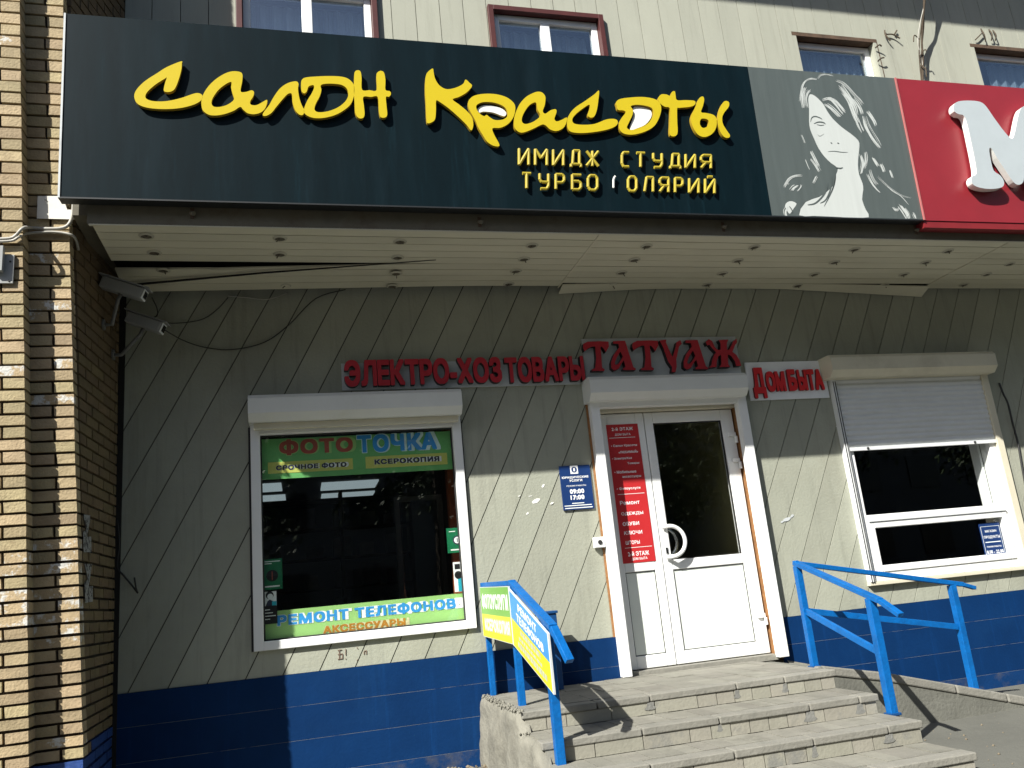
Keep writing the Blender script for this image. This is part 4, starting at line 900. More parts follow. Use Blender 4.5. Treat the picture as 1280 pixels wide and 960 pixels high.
# bell button box
p = at(749, 678, 'y', -.03); bb = empty('button_box', (p.x, 0, p.z), 'small white push button box beside the left door frame', 'button box')
box('box', M['white'], bb, p.x-.05, p.x+.045, -.05, -.013, p.z-.042, p.z+.042, .005); MB().disc((p.x, -.050, p.z), (0,-1,0), .018, .006, 14).build('button', M['gasket'], bb)

# ------------------------------------------------------------------ brick pillars
PY = -.95; PPY = -1.072; LEAN = .0565
def xe(z): return -4.119 - LEAN*z                    # free corner of the pillar
def xi(z): return -4.357 - LEAN*z                    # inner corner against the pier
def xw(z): return -4.155 - .006*z                    # where the pillar meets the wall
rows = []; z = -.52
while z < 8.9:
    hgt = .0660 + .0047*max(0, z); rows.append((z, z+hgt)); z += hgt
JT = .0155
def brick_obj(name, corners, matl, parent, mbx=None):
    c = [Vector(p) + Vector((random.uniform(-.0016,.0016), random.uniform(-.0016,.0016), random.uniform(-.0016,.0016))) for p in corners]
    if mbx is not None: mbx.hexa(c); return
    MB().hexa(c).build(name, matl, parent)
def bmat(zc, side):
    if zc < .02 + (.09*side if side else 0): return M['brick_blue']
    if side: return M['brick_shaded']
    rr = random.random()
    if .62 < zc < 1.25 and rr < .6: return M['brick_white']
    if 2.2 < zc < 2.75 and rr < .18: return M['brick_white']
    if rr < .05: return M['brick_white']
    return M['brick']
pil = empty('brick_pillar', (-4.2, -.5, -.515), 'tan brick pillar with narrow sunlit front beside the siding wall', 'pillar')
pier = empty('brick_pier', (-4.7, -.6, -.515), 'tan brick pier at the left edge of the picture', 'pillar')
core = MB(); d = .022
for za, zb in [(-.52+.3*i, min(8.9, -.22+.3*i)) for i in range(32)]:
    if zb <= za: continue
    core.hexa([(xi(za)-.05, PY+d, za), (xe(za)-d, PY+d, za), (xw(za)-d-.005, -.001, za), (xi(za)-.05, -.001, za), (xi(zb)-.05, PY+d, zb), (xe(zb)-d, PY+d, zb), (xw(zb)-d-.005, -.001, zb), (xi(zb)-.05, -.001, zb)])
core.build('core', M['mortar'], pil)
core = MB(); za, zb = -.52, 8.9
core.hexa([(xi(za)-.62, PPY+d, za), (xi(za)-d, PPY+d, za), (xi(za)-d, -.0, za), (xi(za)-.62, 0, za), (xi(zb)-.62, PPY+d, zb), (xi(zb)-d, PPY+d, zb), (xi(zb)-d, 0, zb), (xi(zb)-.62, 0, zb)])
core.build('core', M['mortar'], pier)
rest = MB(); rest_pier = MB()
for k, (z0, z1) in enumerate(rows):
    zc = (z0+z1)/2; a, b = z0+JT/2, z1-JT/2; pr_o = random.uniform(-.003, .003)
    # pillar front
    wdt = xe(zc)-xi(zc); cuts = [0, wdt] if k % 2 else [0, wdt*random.uniform(.47, .55), wdt]
    for s, t in zip(cuts, cuts[1:]):
        s2_ = s+(JT/2 if s else 0); t2 = t-(JT/2 if t < wdt else 0); y = PY+pr_o+random.uniform(-.003, .003)
        brick_obj('brick', [(xi(a)+s2_, y, a), (xi(a)+t2, y, a), (xi(a)+t2, PY+.10, a), (xi(a)+s2_, PY+.10, a), (xi(b)+s2_, y, b), (xi(b)+t2, y, b), (xi(b)+t2, PY+.10, b), (xi(b)+s2_, PY+.10, b)], bmat(zc, 0), pil)
    # pillar side face
    def sp(sv, zz, dpt): 
        e = Vector((xe(zz), PY, zz)); w_ = Vector((xw(zz), 0, zz)); p = e + (w_-e)*sv; return p + Vector((-dpt, 0, 0))
    n = 4.2; edges = [.102/.95] if k % 2 else [.115/.95 + .125/.95]
    while edges[-1] < .985: edges.append(min(.99, edges[-1]+.255/.95))
    for s, t in zip(edges, edges[1:]):
        if t-s < .03: continue
        g = JT/2/.95; c = [sp(s+g, a, .06), sp(s+g, a, 0), sp(t-g, a, 0), sp(t-g, a, .06), sp(s+g, b, .06), sp(s+g, b, 0), sp(t-g, b, 0), sp(t-g, b, .06)]
        dx = random.uniform(-.002, .002); c = [p+Vector((dx, 0, 0)) for p in c]
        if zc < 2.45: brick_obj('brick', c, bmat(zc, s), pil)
        else: brick_obj('brick', c, None, None, rest)
    if not k % 2:
        g = JT/2/.95; s, t = .100/.95, edges[0]
        c = [sp(s+g, a, .06), sp(s+g, a, 0), sp(t-g, a, 0), sp(t-g, a, .06), sp(s+g, b, .06), sp(s+g, b, 0), sp(t-g, b, 0), sp(t-g, b, .06)]
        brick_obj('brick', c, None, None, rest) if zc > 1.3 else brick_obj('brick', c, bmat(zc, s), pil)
    # pier front + return
    off = 0 if k % 2 else .125; x = 0; cuts = [0] + [off+.25*(i+1)-(.0 if k % 2 else .125) for i in range(3)]
    cuts = [0, .25, .5] if k % 2 else [0, .122, .372, .5]
    for s, t in zip(cuts, cuts[1:]):
        t2 = t-JT/2; s2_ = s+(JT/2 if s else 0); y = PPY+random.uniform(-.004, .004)
        X = lambda q, zz: xi(zz)-q
        depth = PPY+.12 if s else PY+.02
        brick_obj('brick', [(X(t2,a), y, a), (X(s2_,a), y, a), (X(s2_,a), depth, a), (X(t2,a), depth, a), (X(t2,b), y, b), (X(s2_,b), y, b), (X(s2_,b), depth, b), (X(t2,b), depth, b)], bmat(zc, 0), pier)
tag(rest.build('hidden_brickwork', M['brick_shaded'], pil), kind='stuff')
# torn paper on the pillar side
for (za, zb, sa, sb) in ((1.16, 1.40, .11, .30), (.86, 1.10, .12, .32)):
    mb = MB(); pts = [(sa, za), (sb, za+.01), (sb, (za+zb)/2+random.uniform(-.03,.03)), ((sa+sb)/2, (za+zb)/2-.02), (sb-.01, zb), (sa+.01, zb-.01), ((sa+sb)/2-.02, (za+zb)/2+.02), (sa, (za+zb)/2)]
    sh2 = curve_fill([pts]); 
    mb2 = MB(); put2d(mb2, sh2, lambda p, q, dd: tuple(Vector((xe(q), PY, q)) + (Vector((xw(q), 0, q))-Vector((xe(q), PY, q)))*p + Vector((dd, 0, 0))), .006)
    o = mb2.build('paper_scrap', mat('scrap', (.45,.45,.42), .8, .3, 30, stain=(.06,.05,.05), sscale=30, slo=.5, shi=.55), None); tag(o, ['torn paper scrap on the pillar side, upper one', 'torn paper scrap on the pillar side, lower one'][0 if za > 1 else 1], 'paper')

# ------------------------------------------------------------------ stairs
Z0 = -.038; RS = .12; NY = [-1.13, -1.535, -1.90, -2.28]; XL, XR = -1.605, .60
st = empty('staircase', (-.5, -1.1, -.515), 'worn tiled entrance stairs with pale nosings below the door', 'stairs')
mb = MB(); 
for k, y in enumerate(NY):
    zt = Z0-RS*k-.012; mb.box(XL+.012, XR-.012, y+.030, (-.0 if k == 0 else NY[k-1]+.029), -.52, zt)
mb.build('core', M['grout'], st)
def tile_box(nm, matl, x0, x1, y0, y1, z0, z1, j=.002):
    dz = random.uniform(-j, j); return box(nm, matl, st, x0, x1, y0, y1, z0+dz, z1+dz)
for k, y in enumerate(NY):
    zt = Z0-RS*k; yb = -.03 if k == 0 else NY[k-1]+.025
    # nosing slabs
    x = XL-.02; xs = [x]
    while x < XR+.02: x += random.choice((.36, .50, .50, .62)); xs.append(min(x, XR+.02))
    if xs[-1]-xs[-2] < .12: xs.pop(-2)
    for a, b in zip(xs, xs[1:]):
        mbn = MB(); dz = random.uniform(-.0025, .0025); a2, b2 = a+.004, b-.004
        mbn.box(a2, b2, y+.002+random.uniform(-.002,.002), y+.118, zt-.042+dz, zt+dz); mbn.build('nosing_slab', M['nose'], st, .006)
        if a > XL and random.random() < .8:
            w1 = random.uniform(.02, .05); zl = zt-random.uniform(.085, .115); zm_ = (zl+zt-.046)/2
            pp = [(a-w1*.5, zt-.046), (a-w1*.7, zm_), (a-w1*1.1, zl+.006), (a-w1*.4, zl), (a+w1*.5, zl+.003), (a+w1*.9, zl+.012), (a+w1*.55, zm_), (a+w1*.6, zt-.046)]
            poly_print('mortar_patch', pp, wall_map(y+.0095), .0, M['patch'], st)
    # tread tiles
    yy = y+.124; 
    while yy < yb-.03:
        y2 = min(yy+(.30 if k == 0 else .35), yb); x = XL-.01-random.uniform(0, .1)
        while x < XR:
            x2 = min(x+(.105 if k else .20), XR+.01); xa = max(x, XL-.01)
            if x2-xa > .03: tile_box('tread_tile', M['tile'], xa+.002, x2-.002, yy+.002, y2-.003, zt-.022, zt-.001)
            x += .105 if k else .20
        yy = y2
    # riser tiles
    x = XL; 
    while x < XR-.02:
        w_ = random.choice((.13, .13, .14, .30)); x2 = min(x+w_, XR)
        if XR-x2 < .05: x2 = XR
        bx_ = MB().box(x+.003, x2-.003, y+.012+random.uniform(-.002,.002), y+.03, zt-RS+.002, zt-.045).build('riser_tile', M['riser'], st)
        x = x2
# rough side wall of the stairs (left) with a crumbling rim
mb = MB(); nx_, nz_ = 40, 10
prof = []
def stair_top(y):
    for k, yn in enumerate(NY):
        if y >= yn-.01: return Z0-RS*k
    return -.50
grid = []
for i in range(nx_+1):
    y = -.0 - 2.30*i/nx_; row = []
    zt = stair_top(y)-.004
    for j in range(nz_+1):
        zz = -.53 + (zt+.53)*j/nz_
        off = .055 + .030*noise.noise(Vector((y*5, zz*5, 1.3))) + .02*noise.noise(Vector((y*17, zz*17, 7.3))) - (.02 if j == nz_ else 0)
        row.append(Vector((XL-max(.004, off)*(.8+.6*(1-j/nz_)), y, zz + (.010*noise.noise(Vector((y*20, 0, 2))) if j == nz_ else 0))))
    row.append(Vector((XL+.03, y, zt-.014))); grid.append(row)
for i in range(nx_):
    for j in range(nz_+1): mb.face([grid[i][j], grid[i+1][j], grid[i+1][j+1], grid[i][j+1]])
o = mb.build('side_wall', M['stucco'], st, 0, False)
bm = bmesh.new(); bm.from_mesh(o.data); bmesh.ops.remove_doubles(bm, verts=bm.verts, dist=1e-4); bm.to_mesh(o.data); bm.free()
o.data.polygons.foreach_set('use_smooth', [True]*len(o.data.polygons))
mb = MB()
for i in range(120):
    y = -random.uniform(.02, 1.2); r = random.uniform(.004, .013); c = Vector((XL-.02+random.uniform(-.03,.03), y, stair_top(y)+random.uniform(-.004, .006)))
    mb.tube([c-Vector((0,r,0)), c-Vector((0,r*.5,0)), c+Vector((0,r*.6,0)), c+Vector((0,r,0))], r, 6, True, [r*.4, r*.9, r*.8, r*.3])
tag(mb.build('mortar_crumbs', M['stucco'], st), kind='stuff')

# ------------------------------------------------------------------ ramp
rmp = empty('ramp', (1.5, -.45, -.515), 'short concrete ramp with pale kerb sloping down right of the door', 'ramp')
def rz(x): return Z0-.004 - .262*max(0, x-.78) if x > .78 else Z0-.004
KY = -.90
xs = [.605, .78, 1.2, 1.6, 2.0, 2.35, 2.62]
mb = MB()
for a, b in zip(xs, xs[1:]):
    mb.hexa([(a,KY+.13,-.53),(b,KY+.13,-.53),(b,-.016,-.53),(a,-.016,-.53),(a,KY+.13,max(-.53,rz(a))-.02),(b,KY+.13,max(-.53,rz(b))-.02),(b,-.016,max(-.53,rz(b))-.02),(a,-.016,max(-.53,rz(a))-.02)])
mb.build('slope', M['ramp'], rmp)
mb = MB(); 
for a, b in zip(xs, xs[1:]):
    mb.hexa([(a,KY,-.53),(b,KY,-.53),(b,KY+.128,-.53),(a,KY+.128,-.53),(a,KY,max(-.53,rz(a)-.055)),(b,KY,max(-.53,rz(b)-.055)),(b,KY+.128,max(-.53,rz(b)-.055)),(a,KY+.128,max(-.53,rz(a)-.055))])
mb.build('outer_wall', M['ramp'], rmp)
ks = [.61, .665, 1.15, 1.74, 2.17, 2.66]
for a, b in zip(ks, ks[1:]):
    a2, b2 = a+.006, b-.006
    mb = MB(); mb.hexa([(a2,KY-.012,rz(a2)-.054),(b2,KY-.012,rz(b2)-.054),(b2,KY+.125,rz(b2)-.054),(a2,KY+.125,rz(a2)-.054),(a2,KY-.012,rz(a2)+.008),(b2,KY-.012,rz(b2)+.008),(b2,KY+.125,rz(b2)+.008),(a2,KY+.125,rz(a2)+.008)]); mb.build('kerb_stone', M['nose'], rmp, .010)
mb = MB(); n = 30
for i in range(n):                                     # mortar fillet along the wall
    a = .93+1.75*i/n; b = .93+1.75*(i+1)/n; w1, w2 = [.03+.02*noise.noise(Vector((q*9, 0, 5))) for q in (a, b)]
    mb.face([(a,-.0165-w1,rz(a)-.016),(b,-.0165-w2,rz(b)-.016),(b,-.0165,rz(b)+.012),(a,-.0165,rz(a)+.012)])
mb.build('mortar_fillet', M['stucco'], rmp)

# ------------------------------------------------------------------ railings
def post(mb, x, y, z0, z1, s=.05): mb.box(x-s/2, x+s/2, y-s/2, y+s/2, z0, z1)
A = (.645, -.838); B = (.655, -1.586); C_ = (1.945, -.85)
rr = empty('railing', (A[0], A[1], Z0), 'bright blue steel railing right of the stairs along the ramp', 'railing')
for (x, y), z0_, z1_, s in ((A, Z0-.01, .672, .046), (B, Z0-2*RS-.01, .425, .052), (C_, rz(C_[0])-.01, .415, .050)):
    mb = MB(); post(mb, x, y, z0_, z1_, s); mb.build('post', M['rail'], rr, .003)
    mb = MB(); mb.box(x-s/2-.012, x+s/2+.012, y-s/2-.012, y+s/2+.012, z0_+.0, z0_+.016); mb.build('base_flange', M['rail_dark'], rr, .003)
ra = Vector((A[0], A[1], .690)); rb = Vector((B[0], B[1], .440)); rc = Vector((C_[0], C_[1], .432))
d1 = (rb-ra).normalized(); d2 = (rc-ra).normalized()
mb = MB(); mb.bar(ra-d1*.02, rb+d1*.10, .046, .034); mb.build('hand_rail', M['rail'], rr, .004)
mb = MB(); mb.bar(rb+d1*.10, rb+d1*.27+Vector((0,0,-.035)), .044, .030); mb.build('rail_end', M['rail'], rr, .004)
mb = MB(); mb.bar(ra-d2*.02+Vector((0,0,-.001)), rc+d2*.10, .046, .034); mb.build('hand_rail', M['rail'], rr, .004)
mb = MB(); mb.bar(rc+d2*.10, rc+d2*.21+Vector((0,0,-.015)), .042, .028); mb.build('rail_end', M['rail'], rr, .004)
mz = -.345
mb = MB(); mb.bar(ra+Vector((0,-.023,mz)), rb+Vector((0,.026,mz)), .024, .044); mb.build('mid_rail', M['rail'], rr, .003)
mb = MB(); mb.bar(ra+Vector((.023,0,mz)), rc+Vector((-.025,0,mz+.02)), .024, .044); mb.build('mid_rail', M['rail'], rr, .003)

S1 = (-1.565, -.085); S2 = (-1.538, -.83); S3 = (-1.528, -1.56)
rl = empty('railing', (S2[0], S2[1], Z0), 'blue steel railing left of the stairs carrying two advert boards', 'railing')
for (x, y), z0_, z1_, s in ((S1, Z0-.01, .735, .040), (S2, Z0-.01, .725, .046), (S3, Z0-2*RS-.01, .495, .052)):
    mb = MB(); post(mb, x, y, z0_, z1_, s); mb.build('post', M['rail'], rl, .003)
ta = Vector((*S1, .757)); tb = Vector((-1.538, -.86, .742)); tc_ = Vector((-1.532, -1.70, .468)); d1 = (tc_-tb).normalized()
mb = MB(); mb.bar(ta+Vector((0,.04,0)), tb+Vector((0,-.02,0)), .046, .034); mb.build('hand_rail', M['rail'], rl, .004)
mb = MB(); mb.bar(tb-d1*.02+Vector((0,0,-.001)), tc_, .05, .036); mb.build('hand_rail', M['rail'], rl, .004)
mb = MB(); mb.bar(tc_-Vector((0,0,.001)), Vector((-1.50,-1.845,.285)), .049, .034); mb.build('rail_end', M['rail'], rl, .004)
mb = MB(); mb.bar(tb+Vector((.005,-.0,-.325)), Vector((-1.523,-1.535,.175)), .024, .044); mb.build('mid_rail', M['rail'], rl, .003)
mb = MB(); mb.bar(ta+Vector((0,-.02,-.325)), tb+Vector((0,.02,-.325)), .024, .044); mb.build('mid_rail', M['rail'], rl, .003)
# advert boards: outer side of the railing
def board(name, xa, ya, xb, yb, za0, za1, zb0, zb1, th, label):
    r = empty(name, ((xa+xb)/2, (ya+yb)/2, min(za0, zb0)), label, 'sign')
    dv = Vector((xb-xa, yb-ya, 0)); ln = dv.length; dv.normalize(); nn = Vector((-dv.y, dv.x, 0)) 
    if nn.x > 0: nn = -nn
    def mp(a, b, d):                                  # a,b in 0..1
        z0_ = za0+(zb0-za0)*a; z1_ = za1+(zb1-za1)*a; p = Vector((xa, ya, 0)) + dv*(ln*a) + nn*d; return (p.x, p.y, z0_+(z1_-z0_)*b)
    mb = MB(); c = []
    for b_ in (0, 1):
        for a_, d_ in ((0, 0), (1, 0), (1, th), (0, th)): c.append(mp(a_, b_, d_))
    mb.hexa(c); mb.build('panel', M['plate_grey'], r); return r, mp
def bquad(nm, mp, a0, a1, b0, b1, d, matl, par): 
    mb = MB(); mb.face([mp(a0, b0, d), mp(a1, b0, d), mp(a1, b1, d), mp(a0, b1, d)]); mb.build(nm, matl, par)
def btext(mp, txt, a0, a1, b0, b1, d, matl, par, bold=.03, shear=0):
    g = glyph(txt, bold); mb = MB(); put2d(mb, g, mp, d, None, fit(g, a0, a1, b0, b1)); mb.build('lettering', matl, par)
ox = -.027
b1_, mp1 = board('advert_board', S1[0]+ox, S1[1]-.01, -1.573, -.925, .385, .742, .352, .722, .012, 'green and yellow photo service board on the left railing')
bquad('upper_field', mp1, .01, .99, .46, .99, .0126, M['banner_green'], b1_); bquad('lower_field', mp1, .01, .99, .01, .46, .0126, M['banner_yellow'], b1_)
btext(mp1, 'ФОТОУСЛУГИ', .06, .95, .56, .87, .0136, M['ink_white'], b1_, .035)
btext(mp1, 'КСЕРОКОПИЯ', .10, .95, .13, .39, .0132, M['ink_faded'], b1_, .07); btext(mp1, 'КСЕРОКОПИЯ', .11, .94, .15, .37, .0138, M['ink_pale'], b1_, .02)
b2_, mp2 = board('advert_board', -1.573, -.932, -1.556, -1.70, .348, .706, .108, .436, .012, 'slanted blue and yellow phone repair board on the left railing')
bquad('upper_field', mp2, .015, .985, .50, .985, .0126, M['banner_blue'], b2_); bquad('lower_field', mp2, .015, .985, .015, .50, .0126, M['banner_yellow'], b2_)
bquad('border', mp2, 0, 1, .985, 1, .0128, M['ink_white'], b2_); bquad('border', mp2, .985, 1, 0, .985, .0128, M['ink_white'], b2_); bquad('border', mp2, 0, .015, 0, .985, .0128, M['ink_pale'], b2_)
btext(mp2, 'РЕМОНТ', .24, .72, .76, .91, .0136, M['ink_white'], b2_, .035); btext(mp2, 'ТЕЛЕФОНОВ', .18, .86, .55, .71, .0136, M['ink_white'], b2_, .035)
random.seed(21)
for row_, (a0, a1, b0, b1) in enumerate(((.26, .76, .36, .46), (.20, .78, .24, .31), (.16, .88, .09, .2))):
    a = a0
    while a < a1:
        w_ = random.uniform(.035, .075)
        bquad('faded_print', mp2, a, min(a+w_, a1), b0+random.uniform(0,.01), b1-random.uniform(0,.01), .0134, M['ink_faded'] if row_ else M['ink_faded'], b2_); a += w_+.014
# blue box post behind the left railing
pb_ = empty('blue_post', (-1.13, -.20, Z0), 'short dark blue box post behind the slanted board', 'post')
mb = MB(); mb.box(-1.185, -1.07, -.26, -.15, Z0-.002, .500); mb.build('shaft', M['rail_dark'], pb_, .004); mb = MB(); mb.box(-1.195, -1.06, -.27, -.14, .5005, .520); mb.build('cap', M['rail_dark'], pb_, .004)

# ------------------------------------------------------------------ security cameras
M['cam_arm'] = mat('camera_arm', (.20,.20,.19), .5, .1)
def sec_cam(tip, tail, mount, label):
    tip = Vector(tip); tail = Vector(tail); mount = Vector(mount); r = empty('security_camera', mount, label, 'camera', 'cameras under the canopy')
    dv = (tip-tail).normalized()
    mb = MB(); mb.bar(tail, tip, .095, .085); mb.build('housing', M['cam_body'], r, .012)
    mb = MB(); mb.bar(tail-dv*.01+Vector((0,0,.052)), tip+dv*.05+Vector((0,0,.052)), .115, .008); mb.build('sun_shield', M['cam_body'], r, .003)
    mb = MB(); mb.bar(tip+dv*.001, tip+dv*.008, .085, .075); mb.build('bezel', M['plate_white'], r, .004)
    mb = MB(); mb.bar(tip+dv*.009, tip+dv*.012, .055, .050); mb.build('lens_window', M['cam_dark'], r)
    mid = tail+(tip-tail)*.45
    mb = MB(); mb.tube([mid-Vector((0,0,.04)), mid-Vector((.02,0,.09)), mount+Vector((.06,0,0)), mount], .014, 8); mb.build('bracket_arm', M['cam_arm'], r, 0, True)
    mb = MB(); mb.disc(mount, (1,0,0), .04, .012, 12); mb.build('wall_plate', M['cam_arm'], r)
    return r
def sidept(s, z): e = Vector((xe(z), PY, z)); w_ = Vector((xw(z), 0, z)); return e+(w_-e)*s
t1 = at(180, 369, 'y', -.45); l1 = at(128, 353, 'y', -.42); sec_cam(t1, l1, sidept(.62, 2.78), 'upper of the two grey box security cameras on the brick pillar')
t2 = at(203, 411, 'y', -.22); l2 = at(160, 397, 'y', -.18); sec_cam(t2, l2, sidept(.84, 2.62), 'lower of the two grey box security cameras on the brick pillar')

# ------------------------------------------------------------------ cables, conduit, plates
def cable(name, pts, r, matl, label, cat='cable', smooth=5, closed=False):
    p = catmull([tuple(q) for q in pts], False, smooth)
    o = MB().tube(p, r, 6).build(name, matl, None, 0, True, root=Vector(pts[0])); return tag(o, label, cat)
Y = lambda u, v, y: tuple(at(u, v, 'y', y))
cable('hanging_cable', [Y(205,412,-.2), Y(228,425,-.06), Y(255,434,-.02), Y(290,437,-.016), Y(330,428,-.016), Y(360,407,-.016), Y(395,373,-.02), Y(432,362,-.02)], .0045, M['cable'], 'thin black cable sagging from the lower camera along the wall')
cable('hanging_cable', [Y(190,372,-.4), Y(196,385,-.2), Y(196,395,-.1), Y(185,399,-.05), Y(215,404,-.02), Y(250,400,-.016), Y(270,388,-.016), Y(285,372,-.02)], .004, M['cable'], 'thin dark cable hanging behind the upper camera')
cable('hanging_cable', [Y(285,370,-.02), Y(310,372,-.02), Y(335,374,-.02), Y(360,366,-.02)], .004, M['conduit'], 'short pale wire sagging below the soffit near the pillar')
cable('wall_wire', [Y(147,650,-.016), Y(149,680,-.02), Y(147,708,-.016), Y(155,720,-.02), Y(166,733,-.03), Y(172,741,-.06), Y(170,735,-.08), Y(168,722,-.07)], .006, M['cable'], 'bent black wire end sticking out beside the brick pillar')
cable('wall_cable', [Y(1249,479,-.01), Y(1254,492,-.03), Y(1260,505,-.03), Y(1266,530,-.02), Y(1272,552,-.02), Y(1276,575,-.02), Y(1284,620,-.02), Y(1296,690,-.02)], .009, M['cable'], 'black cable running down the wall right of the half lowered shutter')
cb = empty('cable_bundle', Y(1153, 95, -.05), 'frayed cable bundle hanging down the upper wall above the red sign', 'cable')
for k in range(4):
    p = catmull([Y(1156+k*2, -40, -.22-.01*k), Y(1155+random.uniform(-2,2), 0, -.20), Y(1152+random.uniform(-3,3), 30, -.14), Y(1150+random.uniform(-3,3), 55, -.10), Y(1151+random.uniform(-3,3), 78, -.08), Y(1152+k*1.5, 130, -.08)], False, 5)
    MB().tube(p, .011 if k == 0 else .006, 6).build('cable', M['conduit'] if k == 3 else M['bark'], cb, 0, True)
for k, pts in enumerate(([Y(1150,50,-.09), Y(1143,44,-.11), Y(1142,52,-.12)], [Y(1150,70,-.09), Y(1156,62,-.12), Y(1158,64,-.13)], [Y(1151,82,-.09), Y(1157,86,-.14), Y(1158,96,-.14)])): MB().tube(catmull(pts, False, 4), .006, 5).build('loose_end', M['bark'], cb)
wt = empty('wire_tangle', Y(1107, 40, -.01), 'small dark wire stubs sticking from the upper wall beside the third window', 'wire')
for pts in ([Y(1106,38,-.01), Y(1107,44,-.03), Y(1113,51,-.04)], [Y(1107,43,-.02), Y(1116,43,-.03), Y(1125,48,-.04)], [Y(1118,43,-.02), Y(1121,38,-.02)], [Y(1094,60,-.02), Y(1099,56,-.05), Y(1102,58,-.05)], [Y(1097,77,-.02), Y(1101,73,-.05), Y(1105,72,-.05)]): MB().tube(catmull(pts, False, 4), .008, 5).build('wire_stub', M['bark'], wt)
wg = empty('wire_loops', Y(1232, 40, -.01), 'dark wire loops on the upper wall above the last window', 'wire')
for pts in ([Y(1226,36,-.01), Y(1230,43,-.05), Y(1232,52,-.02)], [Y(1236,37,-.01), Y(1240,43,-.05), Y(1239,51,-.02)], [Y(1241,38,-.01), Y(1245,44,-.05), Y(1244,51,-.02)], [Y(1228,41,-.03), Y(1222,47,-.03), Y(1219,50,-.02)]): MB().tube(catmull(pts, False, 4), .007, 5).build('wire_loop', M['bark'], wg)
# conduits around the pillar below the sign
PF = PY-.03; PPF = PPY-.03
cable('conduit', [Y(-12,299,PPF), Y(12,298,PPF), Y(20,294,PPF), Y(29,285,PPF), Y(40,285,PF), Y(60,286,PF), Y(78,285,PF), Y(87,279,PF), Y(91,266,PF), Y(92,250,PF)], .011, M['conduit'], 'upper grey conduit curving over the brick pillar under the salon sign', 'conduit')
cable('conduit', [Y(-12,302,PPF), Y(14,301,PPF), Y(24,296,PPF), Y(34,292,PF-.01), Y(60,290,PF), Y(78,291,PF), Y(90,294,PF), Y(95,300,PF+.06), Y(98,312,PF+.15)], .009, M['conduit'], 'lower grey conduit wrapping the brick pillar into the canopy corner', 'conduit')
sp_ = empty('mounting_plate', Y(75, 262, PY-.02), 'crooked white metal plate under the left end of the salon sign', 'plate')
pts = [wpx(u, v, PY-.02) for u, v in ((47,245),(78,245),(84,262),(96,262),(100,264),(103,266),(110,271),(104,274),(88,274),(46,273))]
mb = MB(); put2d(mb, curve_fill([pts]), wall_map(PY-.02), -.004, .0); mb.build('plate', M['foil'], sp_)
MB().disc((*Y(100,266,PY-.024),), (0,-1,0), .006, .004, 8).build('screw', M['gasket'], sp_); MB().disc((*Y(57,250,PY-.024),), (0,-1,0), .006, .004, 8).build('screw', M['gasket'], sp_)
jb = empty('metal_bracket', Y(8, 340, PPY-.02), 'grey metal angle bracket on the brick pier at the left edge', 'bracket')
P_ = lambda u, v: at(u, v, 'y', PPY-.02)
a = P_(-6, 318); b = P_(16, 354); box('plate', M['cam_body'], jb, a.x, b.x, PPY-.02, PPY-.008, b.z, a.z, .002)
a = P_(-6, 310); b = P_(5, 341); box('angle', M['cam_body'], jb, a.x, b.x, PPY-.06, PPY-.021, b.z, a.z, .002)
for u, v in ((13, 327), (11, 351)): c = P_(u, v); MB().disc((c.x, PPY-.020, c.z), (0,-1,0), .006, .004, 8).build('bolt', M['gasket'], jb)
c = P_(40, 343); 
# paint chips and scribble on the siding
ch = empty('paint_chips', Y(670, 625, 0), 'white peeled spots on the siding between window and door', 'paint spots')
for u, v, a, b in ((679,607,2.2,2.2),(670,626,5,3),(690,629,2.6,1.8),(659,642,2,1.6),(649,620,1.6,.8),(663,620,3,.6)):
    p = at(u, v, 'y', -.004); pts = [(p.x+a/150*math.cos(t)*random.uniform(.7,1.2), p.z+b/150*math.sin(t+.5)*random.uniform(.7,1.2)) for t in [2*math.pi*i/10 for i in range(10)]]
    poly_print('chip', pts, wall_map(-.003), .0005, M['white_acrylic'], ch)
cr_ = empty('paint_chips', Y(984, 649, 0), 'pale scuffed spot on the siding right of the door', 'paint spots')
for u, v, a, b in ((984,649,6,2.5),(978,652,3,1.5),(990,645,3,2)):
    p = at(u, v, 'y', -.004); pts = [(p.x+a/150*math.cos(t)*random.uniform(.7,1.2), p.z+b/150*math.sin(t+.5)*random.uniform(.7,1.2)) for t in [2*math.pi*i/10 for i in range(10)]]
    poly_print('chip', pts, wall_map(-.003), .0005+.0002*a, M['plate_grey'], cr_)
sg = empty('scribble', Y(428, 818, 0), 'faint reddish scribble on the siding under the display window', 'scribble')
for (u0,v0,u1,v1) in ((422,813,427,812),(424,812,424,824),(422,818,428,817),(422,824,428,823),(428,817,428,823),(432,811,432,819),(432,823,432,824),(446,809,447,811),(455,818,455,814),(455,814,458,813),(458,813,458,818),(447,824,446,826)):
    a = at(u0, v0, 'y', -.003); b = at(u1, v1, 'y', -.003); MB().bar(a, b, .004, .0035, (0,1,0)).build('stroke', mat('scribble_ink', (.30,.20,.15), .8) if 'scribble_ink' not in bpy.data.materials else bpy.data.materials['scribble_ink'], sg)
